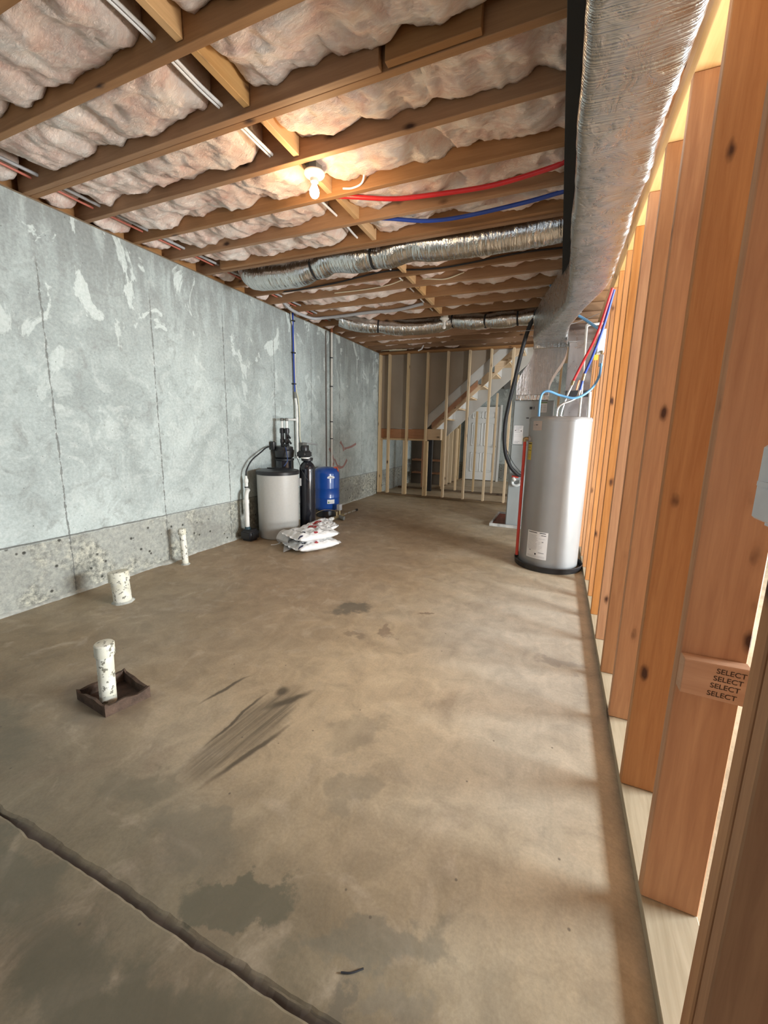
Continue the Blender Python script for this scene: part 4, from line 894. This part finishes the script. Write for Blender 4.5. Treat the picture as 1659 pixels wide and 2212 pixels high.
def filt():
    cx, cy = -3.395, 4.42
    t = thing('filter_tank', (cx, cy, 0), 'black filter tank with tall valve fittings behind the brine tank', 'tank')
    mk('tank_shell', LA([(0.10, 0.001), (0.118, 0.02), (0.118, 0.93), (0.10, 0.965), (0.07, 0.98)], (cx, cy, 0), 44), M_BLACKGLOSS, t, 40)
    mk('valve_housing', LA([(0.09, 0.965), (0.122, 0.985), (0.13, 1.07), (0.115, 1.09), (0.115, 1.12), (0.05, 1.14)], (cx, cy, 0), 36), M_BLACK, t, 40)
    mk('band', LA([(0.121, 0.94), (0.125, 0.94), (0.125, 0.965), (0.121, 0.965)], (cx, cy, 0), 44, False), M_RUBBER, t, 40)
    bm = BM(); lathe(bm, [(0.03, 0), (0.036, 0.01), (0.036, 0.10), (0.025, 0.11)], (cx-0.115, cy-0.09, 1.08), 18); mk('bypass_knob', bm, M_BLACK, t, True)
    for dx in (-0.02, 0.055):
        p = (cx+0.03+dx, cy-0.05)
        mk('valve_stem', LA([(0.022, 1.10), (0.024, 1.17), (0.03, 1.18), (0.03, 1.22), (0.024, 1.23), (0.024, 1.30), (0.033, 1.305), (0.033, 1.36), (0.02, 1.37)], (p[0], p[1], 0), 20), M_BLACK, t, 35)
        mk('pvc_riser', LA([(0.016, 1.36), (0.016, 1.47)], (p[0], p[1], 0), 16), M_PVC, t, True)
        mk('pvc_cap', LA([(0.02, 1.46), (0.022, 1.465), (0.022, 1.495), (0.01, 1.50)], (p[0], p[1], 0), 16), M_DKGREY, t, True)
    for (a, b_) in (((0.09, -0.05, 1.23), (0.17, -0.08, 1.17)), ((0.09, -0.05, 1.29), (0.15, -0.07, 1.24)), ((0.06, -0.09, 1.15), (0.15, -0.10, 1.15))):
        mk('lever_handle', T([(cx+a[0], cy+a[1], a[2]), (cx+b_[0], cy+b_[1], b_[2])], 0.013, 10, sm=False), M_BLACK, t, True)
    mk('sensor_wire', T([(cx+0.08, cy-0.08, 1.12), (cx+0.13, cy-0.12, 1.03), (cx+0.16, cy-0.15, 0.95), (cx+0.14, cy-0.2, 0.88)], 0.005, 6), simple('blue_wire', (0.03, 0.06, 0.18), 0.5), t, True)
filt()
t = thing('pvc_branch', (XW+0.05, 4.85, 0.93), 'white PVC branch pipe on the wall above the black tanks', 'pipe')
mk('drop_pipe', T([(XW+0.05, 4.86, 1.70), (XW+0.05, 4.86, 0.93)], 0.0165, 14, sm=False), M_PVC, t, True)
mk('cross_pipe', T([(XW+0.05, 4.86, 1.49), (XW+0.06, 4.60, 1.485), (-3.31, 4.37, 1.485)], 0.0155, 14, sm=False), M_PVC, t, True)
mk('tee_fitting', T([(XW+0.05, 4.86, 1.525), (XW+0.05, 4.86, 1.455)], 0.021, 14, sm=False), M_PVC, t, True)
mk('drain_hose', T([(-3.50, 4.30, 1.13), (-3.50, 4.18, 1.11), (-3.475, 4.05, 1.06), (-3.475, 3.88, 0.97), (-3.47, 3.78, 0.86), (-3.468, 3.76, 0.79)], 0.009, 8), M_RUBBER, None, True, label='thin black hose arching from the filter tank to the white standpipe', cat='hose')
t = thing('standpipe', (-3.468, 3.76, 0.35), 'white standpipe behind the left of the brine tank', 'pipe')
mk('pipe_body', T([(-3.468, 3.765, 0.30), (-3.468, 3.76, 0.74)], 0.02, 14, sm=False), M_PVC, t, True)
mk('pipe_adapter', LA([(0.022, 0), (0.026, 0.005), (0.026, 0.04), (0.016, 0.06), (0.014, 0.085)], (-3.468, 3.76, 0.70), 16), M_PVC, t, True)
mk('pipe_clamp', LA([(0.0225, 0.64), (0.0225, 0.655)], (-3.468, 3.76, 0), 16), M_RUBBER, t, True)
t = thing('condensate_pump', (-3.40, 3.70, 0), 'black sump unit on the floor with a white elbow pipe above', 'pump')
bm = B(-3.49, -3.31, 3.63, 3.80, 0.001, 0.14); bevel(bm, 0.03, 3); mk('sump_body', bm, M_BLACK, t, 40)
mk('sump_neck', LA([(0.035, 0.13), (0.033, 0.165), (0.028, 0.17)], (-3.42, 3.70, 0), 20), simple('teal_cap', (0.03, 0.07, 0.09), 0.5), t, True)
mk('elbow_pipe', T([(-3.42, 3.70, 0.15), (-3.42, 3.70, 0.50), (-3.42, 3.705, 0.57), (-3.435, 3.735, 0.605), (-3.455, 3.77, 0.61)], 0.026, 14, n=5), M_PVC, t, True)
mk('pipe_coupling', LA([(0.03, 0.46), (0.031, 0.465), (0.031, 0.50), (0.03, 0.505)], (-3.42, 3.70, 0), 20), M_PVC, t, True)
def blue_tank():
    cx, cy, R = -3.315, 5.35, 0.205
    t = thing('pressure_tank', (cx, cy, 0), 'glossy blue well pressure tank on a black base', 'tank')
    z0 = 0.115
    mk('tank_shell', LA([(0.08, z0-0.02), (0.15, z0-0.012), (R-0.012, z0+0.02), (R, z0+0.06), (R, z0+0.195), (R+0.0025, z0+0.2), (R, z0+0.206), (R, z0+0.345), (R+0.0025, z0+0.35), (R, z0+0.356), (R, z0+0.57), (R-0.012, z0+0.615), (R-0.05, z0+0.65), (0.09, z0+0.668), (0.01, z0+0.672)], (cx, cy, 0), 56), M_BLUE, t, 50)
    mk('base', LA([(0.15, 0.001), (0.155, 0.01), (0.135, 0.06), (0.13, 0.11)], (cx, cy, 0), 40), M_BLACK, t, 40)
    def lab(nm, a0, a1, z_0, z_1, mat, par, off=0.001):
        bm = BM(); wall_patch(bm, cx, cy, R+off, math.radians(a0), math.radians(a1), z_0, z_1); return mk(nm, bm, mat, par, True)
    bm = BM(); vs = []
    for k in range(24):
        a = 2*PI*k/24; ang = math.radians(-38+17*math.cos(a)); zz = z0+0.52+0.03*max(-0.4, math.sin(a)); vs.append(bm.verts.new((cx+(R+0.002)*math.cos(ang), cy+(R+0.002)*math.sin(ang), zz)))
    c = bm.verts.new((cx+(R+0.003)*math.cos(math.radians(-38)), cy+(R+0.003)*math.sin(math.radians(-38)), z0+0.525))
    for k in range(24): bm.faces.new((c, vs[k], vs[(k+1) % 24]))
    p = mk('logo_label', bm, M_LABEL, t, True); lab('print', -45, -32, z0+0.517, z0+0.529, M_GREYINK, p, 0.004)
    p = lab('spec_label', -55, -22, z0+0.115, z0+0.18, M_LABEL, t); lab('print', -50, -28, z0+0.135, z0+0.14, M_GREYINK, p, 0.002); lab('print', -52, -46, z0+0.125, z0+0.15, M_GREENINK, p, 0.002)
    mk('lift_handle', T([(cx+0.12, cy+0.02, z0+0.655), (cx+0.16, cy+0.05, z0+0.66), (cx+0.19, cy+0.03, z0+0.60)], 0.014, 8), simple('orange_handle', (0.55, 0.10, 0.05), 0.5), t, True)
blue_tank()
def manifold():
    t = thing('valve_manifold', (-2.98, 5.15, 0.02), 'low brass valve manifold on the floor before the blue tank', 'valves')
    a, b_ = Vector((-3.02, 4.92, 0.045)), Vector((-3.00, 5.80, 0.05)); d = (b_-a)
    P = lambda s, z=0: tuple(a+d*s+Vector((0, 0, z)))
    mk('pvc_stub', T([P(0), P(0.15)], 0.022, 12, sm=False), M_PVC, t, True); mk('pvc_collar', T([P(0.05), P(0.11)], 0.03, 12, sm=False), M_PVC, t, True)
    mk('brass_body', T([P(0.15), P(0.48)], 0.027, 12, sm=False), M_BRASS, t, True)
    for s, h, m_ in ((0.26, 0.09, M_BRASS), (0.36, 0.13, M_BRASS)):
        mk('valve_post', T([P(s), P(s, h)], 0.016, 10, sm=False), m_, t, True)
    mk('pressure_switch', B(-3.045, -2.985, 5.20, 5.27, 0.14, 0.235), M_GREYPIPE, t, bev=0.006)
    mk('valve_wheel', T([P(0.33, -0.002), (-2.93, 5.18, 0.035), (-2.90, 5.18, 0.035)], 0.03, 12, sm=False), M_DKGREY, t, True)
    for (s0, s1) in ((0.48, 0.60), (0.64, 0.74), (0.78, 0.94)):
        mk('copper_run', T([P(s0), P(s1)], 0.012, 10, sm=False), M_STEEL, t, True)
    mk('pipe_run', T([P(0.46), P(0.98)], 0.009, 8, sm=False), M_BRASS, t, True)
    mk('end_cap', T([P(0.94), P(1.0)], 0.02, 10, sm=False), M_RUBBER, t, True)
    mk('gauge_tube', T([P(0.3, 0.08), (-3.08, 5.12, 0.155), (-3.18, 5.02, 0.16), (-3.25, 4.90, 0.11), (-3.27, 4.84, 0.05)], 0.005, 6), M_BRASS, t, True)
manifold()
# wall-run pipes
t = thing('riser_pipe', (XW+0.03, 4.86, 1.7), 'dark blue riser with a cream cable strapped up the concrete wall', 'pipe')
mk('blue_tube', T([(XW+0.03, 4.84, 3.03), (XW+0.025, 4.84, 2.8), (XW+0.025, 4.845, 2.3), (XW+0.03, 4.85, 1.86)], 0.012, 10, n=4), M_BLUEPEX, t, True)
mk('valve_joint', T([(XW+0.03, 4.85, 1.88), (XW+0.03, 4.855, 1.79)], 0.016, 10, sm=False), M_DKGREY, t, True)
mk('pvc_end', T([(XW+0.035, 4.855, 1.79), (XW+0.045, 4.86, 1.69)], 0.018, 10, sm=False), M_PVC, t, True)
for z in (1.98, 2.40, 2.82): mk('pipe_strap', T([(XW+0.03, 4.84, z), (XW+0.03, 4.84, z+0.014)], 0.03, 10, sm=False), M_RUBBER, t, True)
mk('cable', T([(XW+0.03, 4.79, 3.0), (XW+0.02, 4.815, 2.85), (XW+0.02, 4.87, 2.6), (XW+0.02, 4.88, 2.2), (XW+0.02, 4.89, 1.95), (XW+0.02, 4.95, 1.75), (XW+0.02, 4.97, 1.5), (XW+0.02, 4.97, 1.25), (XW+0.03, 5.01, 1.1), (XW+0.05, 5.07, 0.98), (XW+0.04, 5.06, 0.86)], 0.007, 8), M_CREAMCABLE, None, True, label='cream cable hanging down the concrete wall to the grey control box', cat='cable')
t = thing('riser_pipe', (XW+0.03, 5.86, 0.75), 'pale vertical conduit up the concrete wall behind the blue tank', 'pipe')
mk('conduit_body', T([(XW+0.03, 5.86, 2.93), (XW+0.03, 5.85, 0.5)], 0.017, 12, sm=False), simple('pale_conduit', (0.66, 0.62, 0.56), 0.45), t, True)
for z in (1.20, 1.48, 2.05, 2.5): mk('pipe_strap', T([(XW+0.03, 5.855, z), (XW+0.03, 5.855, z+0.015)], 0.024, 10, sm=False), M_RUBBER, t, True)
mk('top_fitting', T([(XW+0.03, 5.86, 2.90), (XW+0.03, 5.86, 2.96)], 0.024, 10, sm=False), M_COPPER, t, True)
mk('drain_pipe', T([(XW+0.0, 5.73, 2.9), (XW+0.0, 5.73, 0.4)], 0.013, 10, sm=False), simple('dark_brown_pipe', (0.10, 0.075, 0.06), 0.6), None, True, label='thin dark pipe on the wall just left of the pale conduit', cat='pipe')
t = thing('control_box', (XW+0.06, 5.0, 0.93), 'small dark grey control box on the concrete wall above the black tank', 'electrical box')
mk('box_body', B(XW-0.004, XW+0.10, 4.93, 5.03, 0.95, 1.16), M_DKGREY, t, bev=0.004)
mk('side_plug', B(XW+0.0, XW+0.09, 5.04, 5.10, 0.95, 1.12), M_BLACK, t, bev=0.004)
mk('antenna_arm', T([(XW+0.05, 5.03, 1.155), (XW+0.04, 5.2, 1.14), (XW+0.03, 5.42, 1.12)], 0.009, 8, sm=False), M_GREYPIPE, t, True)

# ------------------------------------------------------------------ salt bags
def bag(loc, L_, W_, H, rot, label, seed, mat=M_BAG, name='salt_bag', group=None, sag=None, nu=44, nv=30):
    bm = BM(); top, bot = [], []
    off = Vector((seed*7.7, seed*3.1, 0))
    for i in range(nu+1):
        u = -1+2*i/nu; rt, rb = [], []
        for j in range(nv+1):
            v = -1+2*j/nv
            uu = min(1.0, abs(u)/0.88); th = max(0.0, (1-uu**3.2))**0.55 * max(0.0, (1-abs(v)**3.0))**0.5
            p = Vector((u*2.2, v*1.6, 0))+off
            wr = 0.016*noise.noise(p*2.2)+0.010*noise.noise(p*5)-0.010*abs(noise.noise(p*3.3))
            x = L_/2*u*(1-0.035*abs(v)**2*(abs(u) > 0.86)); y = W_/2*v*(1-0.07*(1-min(1, (1-abs(u))*6)) + 0.03*noise.noise(p*1.5))
            flap = 0.0 if uu < 1 else 0.012*noise.noise(Vector((v*4, seed, u)))
            z = H/2
            rt.append(bm.verts.new((x, y, z+H/2*th+wr*(0.3+th)+flap + (sag(u, v) if sag else 0))))
            if 0 < i < nu and 0 < j < nv: rb.append(bm.verts.new((x, y, max(0.001, z-H/2*th*1.0+0.3*wr)+(sag(u, v) if sag else 0)-0.001)))
            else: rb.append(rt[-1])
        top.append(rt); bot.append(rb)
    for i in range(nu):
        for j in range(nv):
            bm.faces.new((top[i][j], top[i+1][j], top[i+1][j+1], top[i][j+1]))
            q = (bot[i][j], bot[i][j+1], bot[i+1][j+1], bot[i+1][j])
            if len(set(q)) == 4 and not set(q) == set((top[i][j], top[i+1][j], top[i+1][j+1], top[i][j+1])): 
                try: bm.faces.new(q)
                except ValueError: pass
    for f in bm.faces: f.smooth = True
    bmesh.ops.recalc_face_normals(bm, faces=bm.faces)
    me = bpy.data.meshes.new(name); bm.to_mesh(me); bm.free(); me.materials.append(mat)
    o = bpy.data.objects.new(name, me); COL.objects.link(o); o.location = loc; o.rotation_euler = rot
    o['label'] = label; o['category'] = 'bag'
    if group: o['group'] = group
    return o
G = 'salt bags on the floor'
RB = math.radians(63)
bag((-2.545, 3.79, 0.001), 0.60, 0.40, 0.12, (0, 0, RB), 'bottom white salt bag of the front stack, lying flat on the floor', 1, group=G)
bag((-2.57, 3.80, 0.112), 0.60, 0.40, 0.12, (0.03, 0.02, RB+0.05), 'top white salt bag of the front stack, red oval print facing up', 2, group=G)
bag((-2.73, 4.17, 0.075), 0.50, 0.34, 0.10, (0.16, -0.26, RB+0.05), 'white salt bag leaning up behind the front stack', 3, group=G)
def torn():
    t = thing('torn_bag', (-2.86, 3.72, 0), 'crumpled torn-open white bag left of the stacked salt bags', 'bag', G)
    bm = BM(); secs = []
    for k in range(10):
        s = k/9; r = 0.13*(1-0.25*s); ring = []
        for q in range(22):
            a = 2*PI*q/22; n = noise.noise(Vector((math.cos(a)*1.5, math.sin(a)*1.5, s*2)))
            ring.append(Vector((-2.74-0.20*s+0.02*n, 3.76+r*math.cos(a)*1.25*(1+0.25*n), max(0.003, 0.095+r*math.sin(a)*0.75*(1+0.35*n)))))
        secs.append(ring)
    sections(bm, secs, cap=False); rings = None
    mk('film', bm, M_BAGIN, t, True)
    bm = BM(); vs = [bm.verts.new(p) for p in ((-2.80, 3.60, 0.06), (-2.70, 3.60, 0.055), (-2.72, 3.48, 0.004), (-2.63, 3.66, 0.05))]
    bm.faces.new((vs[0], vs[1], vs[2])); bm.faces.new((vs[1], vs[3], vs[2])); bmesh.ops.solidify(bm, geom=bm.faces[:], thickness=0.002); mk('torn_flap', bm, M_BAGIN, t)
    mk('tie_string', T([(-2.93, 3.70, 0.03), (-2.97, 3.66, 0.012), (-3.02, 3.64, 0.006)], 0.005, 6), M_LABEL, t, True)
torn()

# ------------------------------------------------------------------ capped pipes in the slab
def stub(cx, cy, R, h, capr, caph, label, lean=(0, 0), skirt=False):
    t = thing('capped_pipe', (cx, cy, 0), label, 'pipe')
    lx, ly = lean
    P = [(cx, cy, -0.01), (cx+lx*0.5, cy+ly*0.5, h*0.5), (cx+lx, cy+ly, h-caph*0.4)]
    mk('pipe_body', T(P, R, 28, n=5), M_SPAT, t, 50)
    bm = BM(); lathe(bm, [(capr, 0), (capr+0.001, 0.004), (capr, caph-0.005), (capr-0.004, caph), (capr*0.55, caph+0.003), (0.002, caph+0.005)], (0, 0, 0), 32)
    bmesh.ops.rotate(bm, verts=bm.verts, matrix=Euler((-math.atan2(ly, h), math.atan2(lx, h), 0)).to_matrix()); bmesh.ops.translate(bm, verts=bm.verts, vec=(cx+lx, cy+ly, h-caph))
    mk('pipe_cap', bm, M_SPAT, t, 30)
    if skirt:
        bm = BM(); prof = []
        ring0, ring1 = [], []
        for k in range(28):
            a = 2*PI*k/28; r = R+0.014+0.012*noise.noise(Vector((math.cos(a)*1.4, math.sin(a)*1.4, cx)))
            ring0.append(Vector((cx+r*math.cos(a), cy+r*math.sin(a), 0.0))); ring1.append(Vector((cx+(R+0.001)*math.cos(a), cy+(R+0.001)*math.sin(a), 0.016)))
        sections(bm, [ring0, ring1], cap=False); mk('mortar_collar', bm, M_MORTAR, t, True)
stub(-3.045, 1.905, 0.062, 0.245, 0.071, 0.075, 'short wide white capped pipe in the floor by the concrete wall', (-0.022, 0.0), True)
stub(-3.345, 2.735, 0.030, 0.365, 0.037, 0.055, 'slim tall white capped pipe in the floor against the concrete wall', (-0.018, 0.0), True)
stub(-1.968, 1.112, 0.036, 0.325, 0.0425, 0.062, 'white capped pipe standing inside the rusty box form', (0.012, 0.0))
def boxform():
    t = thing('box_form', (-1.99, 1.13, 0), 'rusty brown square box form set in the floor round the nearest pipe', 'box form')
    C = [Vector((-2.135, 1.055, 0)), Vector((-1.865, 1.015, 0)), Vector((-1.815, 1.225, 0)), Vector((-2.095, 1.270, 0))]
    # rotated square: corners left, front, right, back
    C = [Vector((-2.13, 1.06, 0)), Vector((-1.868, 1.035, 0)), Vector((-1.815, 1.225, 0)), Vector((-2.075, 1.27, 0))]
    cen = sum(C, Vector())/4
    for k in range(4):
        a, b_ = C[k], C[(k+1) % 4]; bm = BM(); n = 14; secs = []
        for i in range(n+1):
            p = a+(b_-a)*(i/n); inn = (cen-p).normalized()*0.016; h = 0.052+0.016*noise.noise(p*14)+(0.010 if i in (0, n) else 0)
            secs.append([p+Vector((0, 0, -0.004)), p+Vector((0, 0, h)), p+inn+Vector((0, 0, h-0.003)), p+inn+Vector((0, 0, -0.004))])
        sections(bm, secs); mk('form_side', bm, M_RUST, t)
    bm = BM(); vs = [bm.verts.new(p+Vector((0, 0, 0.003))) for p in C]; bm.faces.new(vs); mk('pit_bottom', bm, simple('dark_pit_dirt', (0.07, 0.045, 0.035), 0.9, 0, 0.4, 20, 0.4), t)
    mk('wire_tie', T([(-2.04, 1.20, 0.03), (-2.02, 1.18, 0.06), (-1.99, 1.16, 0.085), (-1.985, 1.14, 0.04)], 0.004, 6), M_RUST, t, True)
boxform()
mk('floor_debris', T([(-0.395, 0.695, 0.003), (-0.37, 0.705, 0.003), (-0.345, 0.725, 0.003)], 0.0022, 6), M_INK, None, True, label='thin dark twig lying on the floor near the saw-cut joint', cat='debris')

# ================================================================== FAR STUD WALL AND STAIRS
FY = 7.78
def far_wall():
    xs = [(-3.545, 0), (-3.338, 0), (-2.93, 0), (-2.52, 0), (-2.112, 0), (-1.695, 0), (-1.295, 0), (-0.898, 0), (-0.49, 0), (-0.08, 0), (0.30, 0)]
    for i, (x, _) in enumerate(xs):
        bm = B(x, x+0.038, FY, FY+0.089, 0.0385, ZJ-0.042)
        lab = 'pine stud of the far wall, against the concrete corner' if i == 0 else 'pine stud of the far wall, %s from the concrete corner' % ORD[i]
        mk('wall_stud', bm, W_FAR, label=lab, cat='stud', group='studs of the far wall', bev=0.002)
    for i, (x, w_) in enumerate(((-3.505, 'beside the corner stud'), (-2.972, 'left of the third far stud'), (-2.48, 'right of the fourth far stud'))):
        mk('jack_stud', B(x, x+0.038, FY+0.002, FY+0.088, 0.0385, 1.165), W_FAR, label='short pine jack stud under the red-brown beam, %s' % w_, cat='stud', group='jack studs under the landing beam', bev=0.002)
    mk('bottom_plate', B(XW+0.005, 0.34, FY-0.002, FY+0.091, 0.0005, 0.038), W_PLATEX, label='dark bottom plate on the floor under the far stud wall', cat='plate', bev=0.002)
    mk('top_plate', B(XW+0.005, 0.34, FY-0.002, FY+0.091, ZJ-0.0415, ZJ-0.001), W_JOIST, label='brown top plate over the far wall studs', cat='plate', bev=0.002)
    mk('landing_beam', B(XW+0.01, -2.50, 7.885, 7.93, 1.205, 1.40), W_LVL, label='red-brown beam carrying the stair landing behind the far studs', cat='beam', bev=0.003)
    mk('ledger_plate', B(XW+0.01, -2.50, 7.875, 7.96, 1.167, 1.203), W_STAIR, label='light wood plate directly under the red-brown landing beam', cat='plate', bev=0.002)
    mk('landing_block', B(-2.49, -2.20, 7.885, 8.02, 1.19, 1.41), W_STAIR, label='tan end-grain block at the foot of the stairs', cat='block', bev=0.003)
    mk('landing_deck', B(XW+0.01, -2.50, 7.94, 8.85, 1.36, 1.40), W_SUB, label='plywood deck of the stair landing', cat='deck')
    mk('landing_joist', B(XW+0.01, -2.5, 8.8, 8.84, 1.17, 1.36), W_LVL, label='brown joist at the back of the stair landing', cat='joist')
far_wall()
def stairs():
    # line of the stair: z = 1.42 at x=-2.42 rising to the right
    sl = (2.60-1.40)/(-0.87+2.17); f = lambda x, o=0: 1.40+(x+2.17)*sl+o
    t = thing('staircase', (-1.5, 8.35, 1.4), 'wooden staircase rising to the right behind the far studs', 'stairs')
    bm = BM()
    secs = []
    for x in (-2.38, 0.2): secs.append([(x, 7.93, f(x, 0.24)), (x, 7.968, f(x, 0.24)), (x, 7.968, f(x, 0.02)), (x, 7.93, f(x, 0.02))])
    # sawtooth near stringer
    bm = BM(); run = 0.235; rise = run*sl; pts = []; x = -2.40; n = 11
    for k in range(n):
        pts.append((x+run*k, f(x+run*k, 0.20))); pts.append((x+run*k, f(x+run*k, 0.20)+rise)); 
    pts.append((x+run*n, f(x+run*n, 0.20)))
    pts.append((x+run*n, f(x+run*n, 0.15))); pts.append((x+0.05, f(x+0.05, 0.15)))
    ptsf = pts[:-2] + [(x+run*n, f(x+run*n, 0.0)), (x+0.05, f(x+0.05, 0.0))]
    for yy, nm in ((7.935, 'near'), (8.81, 'far')):
        bm = BM(); pp = pts if nm == 'near' else ptsf; a = [bm.verts.new((p[0], yy, p[1])) for p in pp]; b_ = [bm.verts.new((p[0], yy+0.038, p[1])) for p in pp]
        bm.faces.new(a); bm.faces.new(list(reversed(b_)))
        for k in range(len(a)): bm.faces.new((a[k], a[(k+1) % len(a)], b_[(k+1) % len(a)], b_[k]))
        mk('stringer', bm, W_STAIR if nm == 'near' else M_SKIRT, t)
    for k in range(n):
        X = x+run*k; Z = f(X, 0.20)+rise
        mk('tread', B(X-0.02, X+run+0.005, 7.975, 8.81, Z, Z+0.028), W_STAIR, t)
        mk('riser_board', B(X, X+0.018, 7.975, 8.81, Z-rise+0.028, Z), M_SKIRT, t)
    def slope_board(nm, x0, x1, o0, o1, y0, y1, mat, lab=None):
        bm = BM(); sections(bm, [[(q, y0, f(q, o0)), (q, y1, f(q, o0)), (q, y1, f(q, o1)), (q, y0, f(q, o1))] for q in (x0, x1)]); return mk(nm, bm, mat, t, label=lab)
    slope_board('spacer_board', -2.40, -1.52, 0.235, 0.345, 7.888, 7.928, W_LVL, 'red-brown sloping board')
    slope_board('skirt_board', -2.50, -0.30, 0.33, 0.60, 7.905, 7.93, M_SKIRT, 'grey-white sloping board')
    # wallboard seen from behind: its lower edge follows the stairs
    bm = BM(); z_top = ZJ-0.045
    prof = [(XW+0.01, 1.405), (-2.52, 1.405), (-2.47, f(-2.47, 0.58)), (-1.15, min(z_top, f(-1.15, 0.58))), (-0.75, z_top), (XW+0.01, z_top)]
    a = [bm.verts.new((p[0], 7.872, p[1])) for p in prof]; b_ = [bm.verts.new((p[0], 7.886, p[1])) for p in prof]
    bm.faces.new(a); bm.faces.new(list(reversed(b_)))
    for k in range(len(a)): bm.faces.new((a[k], a[(k+1) % len(a)], b_[(k+1) % len(a)], b_[k]))
    struct('wall_stairwell', bm, M_DRYBACK)
    # second row of studs under the far stringer
    for i, X in enumerate((-2.44, -2.12, -1.71, -1.30, -0.90, -0.5)):
        mk('wall_stud', B(X, X+0.036, 8.90, 8.985, 0.0385, min(2.85, f(X, -0.01))), W_FAR, label='short pine stud under the stairs, %s from the landing' % ORD[i], cat='stud', group='studs under the stairs', bev=0.002)
    mk('bottom_plate', B(-3.5, 0.3, 8.895, 8.99, 0.0005, 0.038), W_PLATEX, label='dark bottom plate of the stud row under the stairs', cat='plate')
    # closet framing and lining under the landing
    for i, y in enumerate((9.35, 9.75, 10.15, 10.55, 10.95)):
        mk('wall_stud', B(-2.50-0.09, -2.50, y, y+0.038, 0.0385, 2.6 if i > 1 else 1.9), W_FAR, label='pine stud of the partition left of the white door, %s from the front' % ORD[i], cat='stud', group='studs of the partition by the white door', bev=0.002)
    mk('bottom_plate', B(-2.595, -2.495, 9.0, 11.4, 0.0005, 0.038), W_PLATEX, label='dark bottom plate of the partition left of the white door', cat='plate')
    struct('wall_closet', B(XW+0.02, -2.60, 9.9, 9.95, 0, 2.2), M_DARK)
    mk('wall_stud', B(-3.05, -3.01, 9.3, 9.39, 0.001, 1.25), W_LVL, label='brown post standing inside the closet under the landing', cat='stud')
    mk('dark_post', B(-2.71, -2.62, 8.72, 8.80, 0.001, 1.17), M_BLACK, label='black post under the landing beside the partition', cat='post')
    mk('shelf_board', B(-3.4, -2.62, 9.6, 9.88, 0.62, 0.66), W_LVL, label='brown board across the back of the closet under the landing', cat='board')
    mk('shelf_board', B(-3.4, -2.62, 9.6, 9.88, 0.30, 0.33), W_LVL, label='lower brown board at the back of the closet', cat='board')
    mk('wall_box', B(-1.50, -1.27, 11.5, 11.62, 2.55, 2.83), simple('grey_panel', (0.22, 0.22, 0.21), 0.5), label='grey box high on the concrete back wall above the door', cat='box', bev=0.004)
    mk('cable', T([(-3.40, 7.55, 2.915), (-3.3, 7.45, 2.90), (-3.05, 7.42, 2.895), (-2.85, 7.5, 2.90), (-2.95, 7.6, 2.915), (-3.25, 7.62, 2.92)], 0.006, 8), M_CREAMCABLE, None, True, label='loop of cream cable hanging at the far left ceiling corner', cat='cable')
    mk('bracket', T([(-2.62, 7.55, 2.88), (-2.55, 7.53, 2.90), (-2.50, 7.5, 2.96)], 0.014, 8, sm=False), M_LABEL, None, True, label='small white angled piece on the far joist near the top plate', cat='bracket')
stairs()
